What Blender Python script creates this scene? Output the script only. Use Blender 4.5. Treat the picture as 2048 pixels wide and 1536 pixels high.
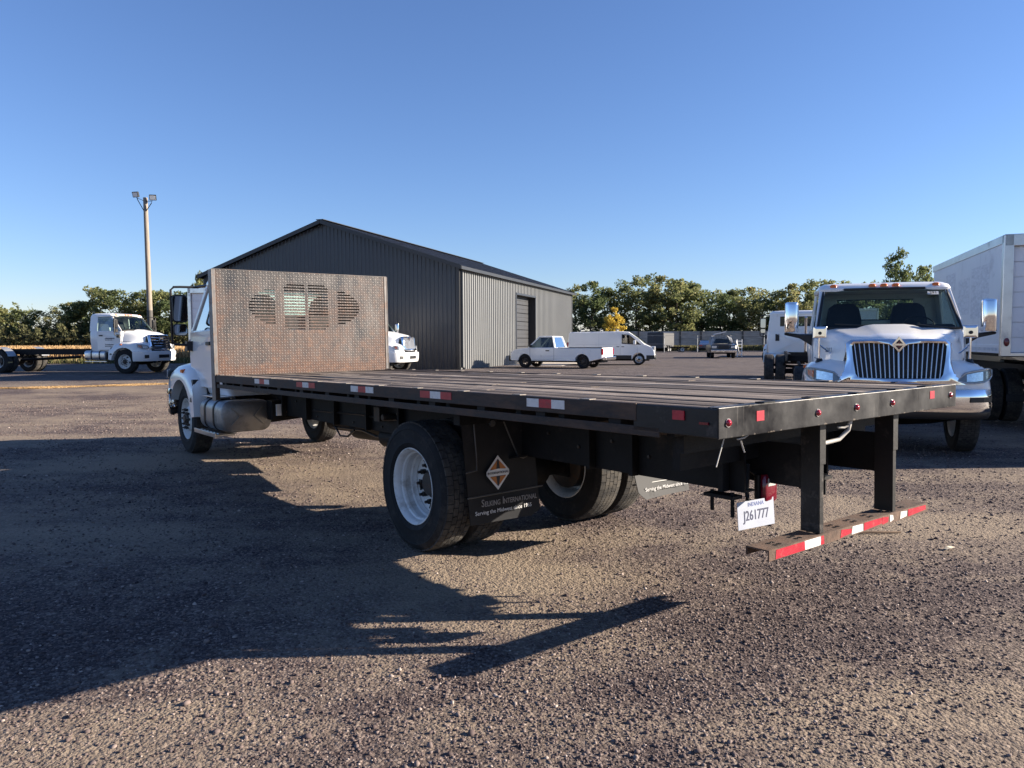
import bpy, math, random
import numpy as np
from mathutils import Vector, Matrix

R = math.radians
rnd = random.Random(7)
for _o in list(bpy.data.objects):
    bpy.data.objects.remove(_o)
scene = bpy.context.scene
COL = scene.collection

# ------------------------------------------------------------------ camera, sky, sun, exposure
CAM_H = 1.66
cam_data = bpy.data.cameras.new('camera')
cam = bpy.data.objects.new('camera', cam_data)
COL.objects.link(cam)
cam_data.sensor_width = 36.0
cam_data.sensor_fit = 'HORIZONTAL'
cam_data.lens = 1497.5 / 2048 * 36
cam_data.clip_start = 0.05
cam_data.clip_end = 6000
cam.matrix_world = Matrix.Translation((0, 0, CAM_H)) @ Matrix.Rotation(R(90 - 3.32), 4, 'X') @ Matrix.Rotation(R(-0.197), 4, 'Z')
scene.camera = cam

SUN_AZ, SUN_EL = 87.0, 20.0          # azimuth from +Y towards +X
world = bpy.data.worlds.new('World')
scene.world = world
world.use_nodes = True
wn = world.node_tree
wn.nodes.clear()
w_out = wn.nodes.new('ShaderNodeOutputWorld')
w_bg = wn.nodes.new('ShaderNodeBackground')
w_sky = wn.nodes.new('ShaderNodeTexSky')
w_sky.sky_type = 'NISHITA'
w_sky.sun_disc = False
w_sky.sun_elevation = R(SUN_EL)
w_sky.sun_rotation = R(SUN_AZ)
w_sky.altitude = 200
w_sky.air_density = 1.1
w_sky.dust_density = 0.0
w_sky.ozone_density = 6.0
w_bg.inputs['Strength'].default_value = 0.059
w_tint = wn.nodes.new('ShaderNodeMix')           # even white balance of the whole sky
w_tint.data_type = 'RGBA'
w_tint.blend_type = 'MULTIPLY'
w_tint.inputs[0].default_value = 1.0
w_tint.inputs[7].default_value = (1.05, .94, 1.03, 1)
wn.links.new(w_sky.outputs[0], w_tint.inputs[6])
wn.links.new(w_tint.outputs[2], w_bg.inputs[0])
wn.links.new(w_bg.outputs[0], w_out.inputs[0])

sun_data = bpy.data.lights.new('sun', 'SUN')
sun_data.energy = 5.0
sun_data.angle = R(0.5)
sun_data.color = (1.0, 0.88, 0.73)
sun = bpy.data.objects.new('sun', sun_data)
COL.objects.link(sun)
_sd = Vector((math.sin(R(SUN_AZ)) * math.cos(R(SUN_EL)), math.cos(R(SUN_AZ)) * math.cos(R(SUN_EL)), math.sin(R(SUN_EL))))
sun.rotation_euler = _sd.to_track_quat('Z', 'Y').to_euler()

scene.view_settings.view_transform = 'Standard'
scene.view_settings.look = 'None'
scene.view_settings.gamma = 1.0
scene.view_settings.exposure = 1.6
scene.view_settings.use_curve_mapping = False
scene.cycles.max_bounces = 8
scene.cycles.transparent_max_bounces = 12
scene.cycles.use_denoising = True


# ------------------------------------------------------------------ materials
MATS = {}


def new_mat(name):
    m = bpy.data.materials.new(name)
    m.use_nodes = True
    nt = m.node_tree
    nt.nodes.clear()
    out = nt.nodes.new('ShaderNodeOutputMaterial')
    b = nt.nodes.new('ShaderNodeBsdfPrincipled')
    nt.links.new(b.outputs[0], out.inputs[0])
    MATS[name] = m
    return m, nt, b, out


def noise(nt, scale, detail=4, rough=.6, coord=None, dims=None):
    n = nt.nodes.new('ShaderNodeTexNoise')
    n.inputs['Scale'].default_value = scale
    n.inputs['Detail'].default_value = detail
    n.inputs['Roughness'].default_value = rough
    if coord is not None:
        nt.links.new(coord, n.inputs['Vector'])
    return n


def ramp(nt, fac, stops):
    r = nt.nodes.new('ShaderNodeValToRGB')
    el = r.color_ramp.elements
    while len(el) < len(stops):
        el.new(0.5)
    for e, (p, c) in zip(el, stops):
        e.position = p
        e.color = (c[0], c[1], c[2], 1)
    nt.links.new(fac, r.inputs[0])
    return r


def mixc(nt, fac, a, b, mode='MIX'):
    m = nt.nodes.new('ShaderNodeMix')
    m.data_type = 'RGBA'
    m.blend_type = mode
    for sock, val in ((m.inputs[0], fac), (m.inputs[6], a), (m.inputs[7], b)):
        if hasattr(val, 'is_linked'):
            nt.links.new(val, sock)
        elif isinstance(val, (int, float)):
            sock.default_value = val
        else:
            sock.default_value = (val[0], val[1], val[2], 1)
    return m.outputs[2]


def mth(nt, op, a, b=None, c=None):
    m = nt.nodes.new('ShaderNodeMath')
    m.operation = op
    for i, val in enumerate((a, b, c)):
        if val is None:
            continue
        if hasattr(val, 'is_linked'):
            nt.links.new(val, m.inputs[i])
        else:
            m.inputs[i].default_value = val
    return m.outputs[0]


def bump(nt, bsdf, height, strength=.3, dist=.01):
    bn = nt.nodes.new('ShaderNodeBump')
    bn.inputs['Strength'].default_value = strength
    bn.inputs['Distance'].default_value = dist
    nt.links.new(height, bn.inputs['Height'])
    nt.links.new(bn.outputs[0], bsdf.inputs['Normal'])
    return bn


def M(name, col, rough=.5, metal=0., var=.12, scale=3., stretch=None, dirt=None, dirt_amt=.5, dirt_scale=2.,
      bmp=0., bscale=60., coat=0., spec=.5):
    """general procedural material: base colour + noise variation + patchy dirt + fine bump"""
    if name in MATS:
        return MATS[name]
    m, nt, b, out = new_mat(name)
    tc = nt.nodes.new('ShaderNodeTexCoord')
    co = tc.outputs['Object']
    if stretch:
        mp = nt.nodes.new('ShaderNodeMapping')
        mp.inputs['Scale'].default_value = stretch
        nt.links.new(co, mp.inputs[0])
        co = mp.outputs[0]
    n1 = noise(nt, scale, 6, .65, co)
    lo = [max(0, c * (1 - var)) for c in col]
    hi = [min(1, c * (1 + var)) for c in col]
    r1 = ramp(nt, n1.outputs[0], [(.3, lo), (.7, hi)])
    c = r1.outputs[0]
    if dirt:
        n2 = noise(nt, dirt_scale, 8, .75, co)
        r2 = ramp(nt, n2.outputs[0], [(.62 - .3 * dirt_amt, (0, 0, 0)), (.78, (1, 1, 1))])
        c = mixc(nt, r2.outputs[0], c, dirt)
        rr = mth(nt, 'MULTIPLY_ADD', r2.outputs[0], .35, rough)
        nt.links.new(rr, b.inputs['Roughness'])
    else:
        rr = mth(nt, 'MULTIPLY_ADD', n1.outputs[0], .1, rough - .05)
        nt.links.new(rr, b.inputs['Roughness'])
    nt.links.new(c, b.inputs['Base Color'])
    b.inputs['Metallic'].default_value = metal
    b.inputs['Specular IOR Level'].default_value = spec
    b.inputs['Coat Weight'].default_value = coat
    b.inputs['Coat Roughness'].default_value = .06
    if bmp:
        n3 = noise(nt, bscale, 5, .6, co)
        bump(nt, b, n3.outputs[0], bmp, .01)
    return m


M('paint_white', (.80, .80, .79), .28, var=.03, scale=1.5, coat=.6, dirt=(.5, .47, .42), dirt_amt=.08, dirt_scale=4)
M('box_white', (.74, .75, .77), .38, var=.04, scale=1.2, dirt=(.5, .5, .5), dirt_amt=.2, dirt_scale=1.5, bmp=.03, bscale=6)
M('decal', (.66, .67, .70), .42, var=.22, scale=6, stretch=(1, 1, 3), dirt=(.78, .79, .8), dirt_amt=.6, dirt_scale=5)
M('grey_mark', (.5, .52, .55), .5, var=.2, scale=5)
M('chrome', (.82, .83, .85), .07, 1., var=.03)
M('bar_metal', (.80, .80, .80), .34, .85, var=.05)
M('aluminium', (.62, .62, .62), .3, 1., var=.1, dirt=(.4, .38, .35), dirt_amt=.3)
M('tank_grey', (.30, .30, .30), .38, .75, var=.15, dirt=(.12, .11, .10), dirt_amt=.5, dirt_scale=3)
M('steel_black', (.009, .009, .010), .45, spec=.35, var=.35, scale=5, dirt=(.12, .10, .085), dirt_amt=.25, dirt_scale=6, bmp=.12, bscale=30)
M('frame_black', (.008, .008, .009), .6, spec=.2, var=.4, scale=4, dirt=(.05, .042, .036), dirt_amt=.2, dirt_scale=3.5, bmp=.2, bscale=25)
M('rail_brown', (.030, .023, .020), .6, spec=.3, var=.3, scale=5, stretch=(.3, 1, 1), dirt=(.13, .082, .055), dirt_amt=.6, dirt_scale=9, bmp=.35, bscale=45)
M('sill_wood', (.055, .036, .024), .85, var=.4, scale=8, stretch=(.15, 1, 1), bmp=.3, bscale=40)
M('rust', (.10, .058, .038), .85, .0, var=.5, scale=9, dirt=(.05, .042, .038), dirt_amt=.55, dirt_scale=8, bmp=.4, bscale=60)
M('board_frame', (.16, .15, .145), .5, .5, var=.25, scale=8, dirt=(.16, .08, .045), dirt_amt=.4, dirt_scale=5)
M('tab_metal', (.22, .195, .17), .5, .4, var=.3, scale=15)
M('plastic_black', (.012, .012, .013), .45, var=.2)
M('rubber', (.012, .012, .013), .8, spec=.3, var=.3, scale=6, dirt=(.075, .068, .06), dirt_amt=.3, dirt_scale=5, bmp=.1, bscale=80)
M('tread', (.022, .021, .021), .85, var=.3, scale=8, dirt=(.13, .115, .095), dirt_amt=.6, dirt_scale=7, bmp=.2, bscale=70)
M('rim_white', (.70, .70, .68), .4, var=.06, scale=4, dirt=(.24, .19, .14), dirt_amt=.45, dirt_scale=7)
M('hub_dark', (.05, .045, .042), .5, .5, var=.3, dirt=(.13, .07, .04), dirt_amt=.4, dirt_scale=12)
M('flap', (.012, .013, .016), .68, spec=.3, var=.2, dirt=(.05, .048, .045), dirt_amt=.3, dirt_scale=3, bmp=.05, bscale=20)
M('hanger', (.10, .10, .10), .5, .3, var=.3)
M('flap_back', (.18, .18, .175), .6, var=.15)
M('white_ink', (.62, .62, .62), .6, var=.1, scale=20)
M('grey_ink', (.22, .21, .21), .6, var=.15, scale=20)
M('orange_ink', (.42, .15, .035), .6, var=.1)
M('dark_ink', (.02, .022, .03), .6, var=.1)
M('tape_red', (.36, .012, .03), .35, var=.2, scale=25, dirt=(.2, .08, .06), dirt_amt=.25, dirt_scale=20)
M('tape_white', (.62, .62, .60), .35, var=.08, scale=25, dirt=(.3, .28, .25), dirt_amt=.3, dirt_scale=20)
M('lens_red', (.34, .006, .022), .12, var=.15, scale=10, coat=.6)
M('lens_darkred', (.13, .006, .018), .15, var=.15, scale=10, coat=.5)
M('lens_amber', (.75, .16, .015), .2, var=.15, scale=10, coat=.5)
M('lamp_clear', (.55, .56, .55), .12, .3, var=.3, scale=25, coat=.8)
M('lamp_dark', (.30, .31, .32), .35, .4, var=.2)
M('lamp_reflector', (.75, .76, .78), .15, .9, var=.2, scale=30)
M('interior', (.018, .019, .022), .75, var=.2)
M('seat', (.03, .033, .042), .85, var=.2)
M('wiring', (.45, .43, .40), .6, var=.2)
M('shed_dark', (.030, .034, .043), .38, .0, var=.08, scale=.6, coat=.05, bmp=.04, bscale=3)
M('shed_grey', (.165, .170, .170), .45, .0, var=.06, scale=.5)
M('shed_roof', (.022, .023, .026), .42, .0, var=.1, scale=.5)
M('door_grey', (.040, .042, .047), .45, var=.1)
M('door_dark', (.02, .02, .022), .6, var=.1)
M('concrete', (.42, .37, .31), .9, var=.2, scale=2, bmp=.3)
M('pole_wood', (.25, .21, .17), .85, var=.3, scale=4, stretch=(6, 6, .4), bmp=.3, bscale=20)
M('pole_dark', (.08, .075, .07), .85, var=.3, scale=4, stretch=(6, 6, .4))
M('fence_wood', (.34, .31, .285), .9, var=.35, scale=1.5, stretch=(.4, 1, 3), bmp=.2, bscale=8)
M('fence_post', (.08, .075, .07), .85, var=.3)
M('galv', (.35, .36, .37), .45, .7, var=.15)
M('bark', (.07, .055, .042), .95, var=.4, scale=5, stretch=(4, 4, .6), bmp=.4, bscale=12)
M('car_grey', (.09, .095, .11), .3, var=.08, coat=.6)
M('car_dark', (.018, .02, .026), .3, var=.15, coat=.5)
M('trailer_dark', (.035, .038, .045), .4, var=.1)
M('trailer_side', (.075, .075, .078), .5, var=.12)
M('mangled', (.5, .5, .5), .75, .0, var=.3, scale=3, dirt=(.025, .027, .03), dirt_amt=.95, dirt_scale=2.2)
M('debris', (.55, .48, .36), .8, var=.3, scale=20)
M('stick', (.2, .13, .08), .85, var=.3, scale=20)
M('plate_white', (.40, .43, .50), .3, var=.05, scale=10, coat=.3)
M('plate_ink', (.02, .025, .07), .5, var=.1)
M('plate_blue', (.12, .16, .36), .5, var=.1)
M('bark_pale', (.2, .17, .14), .95, var=.3)


def mk_glass(name, tint, alpha):
    m, nt, b, out = new_mat(name)
    tr = nt.nodes.new('ShaderNodeBsdfTransparent')
    tr.inputs[0].default_value = (*tint, 1)
    gl = nt.nodes.new('ShaderNodeBsdfGlossy')
    gl.inputs['Roughness'].default_value = .02
    fr = nt.nodes.new('ShaderNodeFresnel')
    fr.inputs['IOR'].default_value = 1.5
    mx = nt.nodes.new('ShaderNodeMixShader')
    k = mth(nt, 'MULTIPLY_ADD', fr.outputs[0], .85, alpha)
    nt.links.new(k, mx.inputs[0])
    nt.links.new(tr.outputs[0], mx.inputs[1])
    nt.links.new(gl.outputs[0], mx.inputs[2])
    nt.links.new(mx.outputs[0], out.inputs[0])
    return m


mk_glass('glass', (.56, .66, .63), .0)
mk_glass('lens_clear', (.93, .95, .95), .02)
mk_glass('glass_dark', (.22, .26, .26), .04)

# mirror
m, nt, b, out = new_mat('mirror')
b.inputs['Base Color'].default_value = (.42, .45, .5, 1)
b.inputs['Metallic'].default_value = 1
n_ = noise(nt, 3, 2)
nt.links.new(mth(nt, 'MULTIPLY_ADD', n_.outputs[0], .03, .02), b.inputs['Roughness'])

# lit floodlight face (it gives back the sun, no emission)
M('flood_face', (.85, .85, .82), .2, var=.05)

# glossy black tail plate with drips and scratches
m, nt, b, out = new_mat('tail_paint')
tc = nt.nodes.new('ShaderNodeTexCoord')
mp = nt.nodes.new('ShaderNodeMapping')
mp.inputs['Scale'].default_value = (1, 14, .8)
nt.links.new(tc.outputs['Object'], mp.inputs[0])
n1 = noise(nt, 3.2, 6, .7, mp.outputs[0])
drip = ramp(nt, n1.outputs[0], [(.60, (0, 0, 0)), (.74, (1, 1, 1))])
n2 = noise(nt, 4, 6, .6, tc.outputs['Object'])
cloud = ramp(nt, n2.outputs[0], [(.35, (.006, .006, .008)), (.80, (.026, .026, .028))])  # grey mottling puts the sky's reflection into the base colour
c = mixc(nt, mth(nt, 'MULTIPLY', drip.outputs[0], .42), cloud.outputs[0], (.22, .205, .19))
n3 = noise(nt, 14, 6, .75, tc.outputs['Object'])
sp = nt.nodes.new('ShaderNodeSeparateXYZ')
nt.links.new(tc.outputs['Object'], sp.inputs[0])
edge = mth(nt, 'SMOOTH_MAX', mth(nt, 'MULTIPLY', mth(nt, 'SUBTRACT', sp.outputs[2], 1.338), 9.), mth(nt, 'MULTIPLY', mth(nt, 'SUBTRACT', 1.226, sp.outputs[2]), 9.), .02)
chip = ramp(nt, mth(nt, 'ADD', n3.outputs[0], edge), [(.66, (0, 0, 0)), (.74, (1, 1, 1))])
c = mixc(nt, mth(nt, 'MULTIPLY', chip.outputs[0], .6), c, (.26, .22, .18))
nt.links.new(c, b.inputs['Base Color'])
nt.links.new(mth(nt, 'MULTIPLY_ADD', n2.outputs[0], .5, .16), b.inputs['Roughness'])
n5 = noise(nt, 2.6, 5, .6, tc.outputs['Object'])
spv = ramp(nt, n5.outputs[0], [(.35, (.02, .02, .02)), (.7, (.42, .42, .42))])
nt.links.new(spv.outputs[0], b.inputs['Specular IOR Level'])
bump(nt, b, n5.outputs[0], .25, .012)

# diamond tread plate with rust
m, nt, b, out = new_mat('tread_plate')
tc = nt.nodes.new('ShaderNodeTexCoord')
sp = nt.nodes.new('ShaderNodeSeparateXYZ')
nt.links.new(tc.outputs['Object'], sp.inputs[0])
CELL = 1 / .037
u = mth(nt, 'MULTIPLY', sp.outputs[1], CELL)
v = mth(nt, 'MULTIPLY', sp.outputs[2], CELL)
fu = mth(nt, 'SUBTRACT', mth(nt, 'FRACT', u), .5)
fv = mth(nt, 'SUBTRACT', mth(nt, 'FRACT', v), .5)
par = mth(nt, 'MODULO', mth(nt, 'ABSOLUTE', mth(nt, 'ADD', mth(nt, 'FLOOR', u), mth(nt, 'FLOOR', v))), 2.)
a_ = mth(nt, 'ADD', fu, fv)
b_ = mth(nt, 'SUBTRACT', fu, fv)


def lerp(nt, t, x, y):
    return mth(nt, 'ADD', mth(nt, 'MULTIPLY', x, mth(nt, 'SUBTRACT', 1., t)), mth(nt, 'MULTIPLY', y, t))


p_ = lerp(nt, par, a_, b_)
q_ = lerp(nt, par, b_, a_)
dd = mth(nt, 'SQRT', mth(nt, 'ADD', mth(nt, 'POWER', mth(nt, 'ABSOLUTE', mth(nt, 'MULTIPLY', p_, 1.15)), 2.), mth(nt, 'POWER', mth(nt, 'ABSOLUTE', mth(nt, 'MULTIPLY', q_, 3.6)), 2.)))
hgt = ramp(nt, dd, [(.35, (1, 1, 1)), (.75, (0, 0, 0))])
nA = noise(nt, 1.6, 8, .65, tc.outputs['Object'])
nB = noise(nt, 14, 6, .7, tc.outputs['Object'])
low = mth(nt, 'MULTIPLY', mth(nt, 'SUBTRACT', 2.25, sp.outputs[2]), .20)
endb = mth(nt, 'MULTIPLY', mth(nt, 'MAXIMUM', mth(nt, 'SUBTRACT', mth(nt, 'ABSOLUTE', sp.outputs[1]), 1.08), 0.), 1.6)
bot = mth(nt, 'MULTIPLY', mth(nt, 'MAXIMUM', mth(nt, 'SUBTRACT', 1.50, sp.outputs[2]), 0.), 2.2)
rf = mth(nt, 'ADD', mth(nt, 'ADD', mth(nt, 'ADD', mth(nt, 'MULTIPLY', nA.outputs[0], .8), mth(nt, 'MULTIPLY', nB.outputs[0], .35)), low), mth(nt, 'ADD', endb, bot))
rust = ramp(nt, rf, [(.49, (0, 0, 0)), (.82, (1, 1, 1))])
mps = nt.nodes.new('ShaderNodeMapping')
mps.inputs['Scale'].default_value = (1, 3.2, .7)
nt.links.new(tc.outputs['Object'], mps.inputs[0])
nC = noise(nt, 2.4, 7, .65, mps.outputs[0])
steel = ramp(nt, nC.outputs[0], [(.32, (.025, .028, .034)), (.5, (.062, .058, .057)), (.7, (.12, .11, .105))])
rcol = ramp(nt, nB.outputs[0], [(.3, (.045, .025, .020)), (.55, (.095, .050, .034)), (.75, (.18, .092, .052))])
flat = mixc(nt, rust.outputs[0], steel.outputs[0], rcol.outputs[0])
c = mixc(nt, mth(nt, 'MULTIPLY', hgt.outputs[0], .34), flat, (.40, .37, .35))  # raised lugs mixed paler, a highlight put into the colour
nt.links.new(c, b.inputs['Base Color'])
nt.links.new(mth(nt, 'SUBTRACT', .45, mth(nt, 'MULTIPLY', rust.outputs[0], .4)), b.inputs['Metallic'])
nt.links.new(mth(nt, 'MULTIPLY_ADD', rust.outputs[0], .25, .45), b.inputs['Roughness'])
bump(nt, b, hgt.outputs[0], .8, .004)

# weathered deck wood, per-plank variation
m, nt, b, out = new_mat('deck_wood')
tc = nt.nodes.new('ShaderNodeTexCoord')
oi = nt.nodes.new('ShaderNodeObjectInfo')
mp = nt.nodes.new('ShaderNodeMapping')
mp.inputs['Scale'].default_value = (.55, 14, 14)
cx = nt.nodes.new('ShaderNodeCombineXYZ')
nt.links.new(mth(nt, 'MULTIPLY', oi.outputs['Random'], 50.), cx.inputs[0])
va = nt.nodes.new('ShaderNodeVectorMath')
va.operation = 'ADD'
nt.links.new(tc.outputs['Object'], va.inputs[0])
nt.links.new(cx.outputs[0], va.inputs[1])
nt.links.new(va.outputs[0], mp.inputs[0])
n1 = noise(nt, 3, 8, .7, mp.outputs[0])
n2 = noise(nt, 1.1, 5, .6, va.outputs[0])
g = ramp(nt, n1.outputs[0], [(.32, (.024, .018, .015)), (.46, (.105, .086, .073)), (.60, (.25, .218, .19)), (.76, (.48, .44, .39))])
tone = ramp(nt, oi.outputs['Random'], [(0, (.30, .245, .215)), (.4, (.85, .78, .72)), (.8, (1.4, 1.34, 1.26)), (1, (1.9, 1.84, 1.75))])
c = mixc(nt, 1., g.outputs[0], tone.outputs[0], 'MULTIPLY')
st = ramp(nt, n2.outputs[0], [(.46, (0, 0, 0)), (.66, (1, 1, 1))])
c = mixc(nt, mth(nt, 'MULTIPLY', st.outputs[0], .6), c, (.05, .033, .024))
nt.links.new(c, b.inputs['Base Color'])
b.inputs['Roughness'].default_value = .8
bump(nt, b, n1.outputs[0], .5, .006)

# gravel ground
m, nt, b, out = new_mat('gravel_ground')
geo = nt.nodes.new('ShaderNodeNewGeometry')
P_ = geo.outputs['Position']
nL = noise(nt, .35, 6, .62, P_)
nM = noise(nt, 2.2, 6, .6, P_)
nF = noise(nt, 38, 4, .7, P_)
vo = nt.nodes.new('ShaderNodeTexVoronoi')
vo.inputs['Scale'].default_value = 62
nt.links.new(P_, vo.inputs['Vector'])
vo2 = nt.nodes.new('ShaderNodeTexVoronoi')
vo2.inputs['Scale'].default_value = 24
nt.links.new(P_, vo2.inputs['Vector'])
sep = nt.nodes.new('ShaderNodeSeparateColor')
nt.links.new(vo.outputs['Color'], sep.inputs[0])
st = ramp(nt, sep.outputs[0], [(0, (.048, .035, .034)), (.4, (.090, .067, .062)), (.75, (.148, .114, .099)), (1, (.27, .218, .183))])
mpt = nt.nodes.new('ShaderNodeMapping')          # wheel tracks run along the lane
mpt.inputs['Rotation'].default_value = (0, 0, R(62))
mpt.inputs['Scale'].default_value = (.09, 1.0, 1.0)
nt.links.new(P_, mpt.inputs[0])
nT = noise(nt, 1.5, 5, .6, mpt.outputs[0])
pf = mth(nt, 'ADD', mth(nt, 'MULTIPLY', nL.outputs[0], .5), mth(nt, 'ADD', mth(nt, 'MULTIPLY', nM.outputs[0], .32), mth(nt, 'MULTIPLY', nT.outputs[0], .34)))
spw = nt.nodes.new('ShaderNodeSeparateXYZ')
nt.links.new(P_, spw.inputs[0])
X_, Y_ = spw.outputs[0], spw.outputs[1]
w1 = mth(nt, 'SINE', mth(nt, 'ADD', mth(nt, 'MULTIPLY', X_, 1.5), mth(nt, 'MULTIPLY', mth(nt, 'SINE', mth(nt, 'MULTIPLY', Y_, .9)), 1.3)))
w2 = mth(nt, 'SINE', mth(nt, 'ADD', mth(nt, 'MULTIPLY', Y_, 1.8), mth(nt, 'MULTIPLY', mth(nt, 'SINE', mth(nt, 'MULTIPLY_ADD', X_, .7, 2.)), 1.7)))
pf = mth(nt, 'SUBTRACT', pf, mth(nt, 'MULTIPLY', mth(nt, 'ADD', w1, w2), .035))
patch = ramp(nt, pf, [(.51, (0, 0, 0)), (.67, (1, 1, 1))])
fin = ramp(nt, nF.outputs[0], [(.3, (.175, .137, .101)), (.7, (.32, .255, .188))])
c = mixc(nt, mth(nt, 'MULTIPLY', patch.outputs[0], .88), st.outputs[0], fin.outputs[0])
drk = ramp(nt, pf, [(.42, (.62, .60, .64)), (.56, (1, 1, 1))])
c = mixc(nt, 1., c, drk.outputs[0], 'MULTIPLY')
spg = nt.nodes.new('ShaderNodeSeparateXYZ')
nt.links.new(P_, spg.inputs[0])
wob = mth(nt, 'MULTIPLY_ADD', nL.outputs[0], 10., -5.)


def mrange(v, a, b_):
    m_ = nt.nodes.new('ShaderNodeMapRange')
    m_.interpolation_type = 'SMOOTHSTEP'
    m_.inputs['From Min'].default_value = a
    m_.inputs['From Max'].default_value = b_
    nt.links.new(v, m_.inputs['Value'])
    return m_.outputs[0]


far_l = mrange(mth(nt, 'ADD', spg.outputs[1], wob), 25., 31.)
far_r = mth(nt, 'MULTIPLY', mrange(mth(nt, 'ADD', spg.outputs[1], wob), 9., 20.), mrange(mth(nt, 'ADD', spg.outputs[0], wob), -5., 2.))
mill = mth(nt, 'MAXIMUM', far_l, far_r)
mcol = ramp(nt, nM.outputs[0], [(.3, (.062, .052, .053)), (.7, (.125, .105, .10))])
c = mixc(nt, mth(nt, 'MULTIPLY', mill, .85), c, mcol.outputs[0])
nt.links.new(c, b.inputs['Base Color'])
b.inputs['Roughness'].default_value = .9
b.inputs['Specular IOR Level'].default_value = .2
h1 = mth(nt, 'SUBTRACT', 1., vo.outputs['Distance'])
h2 = mth(nt, 'SUBTRACT', 1., vo2.outputs['Distance'])
hh = mth(nt, 'ADD', mth(nt, 'ADD', mth(nt, 'MULTIPLY', h1, .6), mth(nt, 'MULTIPLY', h2, .7)), mth(nt, 'MULTIPLY', nF.outputs[0], 1.1))
bump(nt, b, hh, .9, .014)


def tint_mat(name, stops, rough=.85, transl=0., spec=.2, objvar=0.):
    m, nt, b, out = new_mat(name)
    at = nt.nodes.new('ShaderNodeAttribute')
    at.attribute_name = 'tint'
    r = ramp(nt, at.outputs['Fac'], stops)
    c = r.outputs[0]
    if objvar:
        oi = nt.nodes.new('ShaderNodeObjectInfo')
        hs = nt.nodes.new('ShaderNodeHueSaturation')
        nt.links.new(mth(nt, 'MULTIPLY_ADD', oi.outputs['Random'], -objvar, .5 + objvar * .45), hs.inputs['Hue'])
        nt.links.new(mth(nt, 'MULTIPLY_ADD', oi.outputs['Random'], .5, .72), hs.inputs['Value'])
        nt.links.new(c, hs.inputs['Color'])
        c = hs.outputs[0]
    nt.links.new(c, b.inputs['Base Color'])
    b.inputs['Roughness'].default_value = rough
    b.inputs['Specular IOR Level'].default_value = spec
    if transl:
        t = nt.nodes.new('ShaderNodeBsdfTranslucent')
        nt.links.new(c, t.inputs[0])
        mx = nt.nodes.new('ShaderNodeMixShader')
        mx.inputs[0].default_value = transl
        nt.links.new(b.outputs[0], mx.inputs[1])
        nt.links.new(t.outputs[0], mx.inputs[2])
        nt.links.new(mx.outputs[0], out.inputs[0])
    return m


tint_mat('stone', [(0, (.040, .029, .030)), (.4, (.102, .077, .073)), (.75, (.202, .158, .14)), (1, (.46, .385, .335))], .85)
tint_mat('leaf', [(0, (.085, .108, .045)), (.4, (.165, .192, .082)), (.75, (.265, .27, .115)), (1, (.38, .33, .15))], .7, .5, objvar=.06)
tint_mat('leaf_yellow', [(0, (.42, .30, .04)), (1, (.80, .62, .13))], .7, .3)
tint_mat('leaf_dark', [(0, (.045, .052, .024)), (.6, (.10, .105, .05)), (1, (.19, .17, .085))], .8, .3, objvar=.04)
tint_mat('crop', [(0, (.26, .155, .07)), (.5, (.40, .26, .125)), (1, (.54, .38, .20))], .85, .25)
tint_mat('weed', [(0, (.06, .075, .025)), (.5, (.13, .12, .05)), (1, (.30, .24, .12))], .85, .25)
M('field_soil', (.24, .16, .085), .95, var=.3, scale=.3)
M('far_soil', (.16, .13, .075), .95, var=.3, scale=.3)


# ------------------------------------------------------------------ mesh helpers
# parts whose separate pieces each become an object of their own
SPLIT = {'hood_gap', 'spring_hanger', 'loose_wiring', 'wheel_well', 'roof_rack', 'bed_rail', 'door_handle', 'lower_trim', 'bumper_opening', 'pillar',
         'grille_bar', 'air_tank', 'air_hose', 'wiper', 'cross_bearer', 'cross_member', 'corner_trim', 'roof_trim', 'stamped_rib', 'pressed_rib',
         'decal_ghost', 'door_jamb', 'door_trim', 'drawbar', 'door_gap', 'bracket', 'seat', 'headboard_foot', 'back_panel', 'under_ride_guard'}


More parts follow.
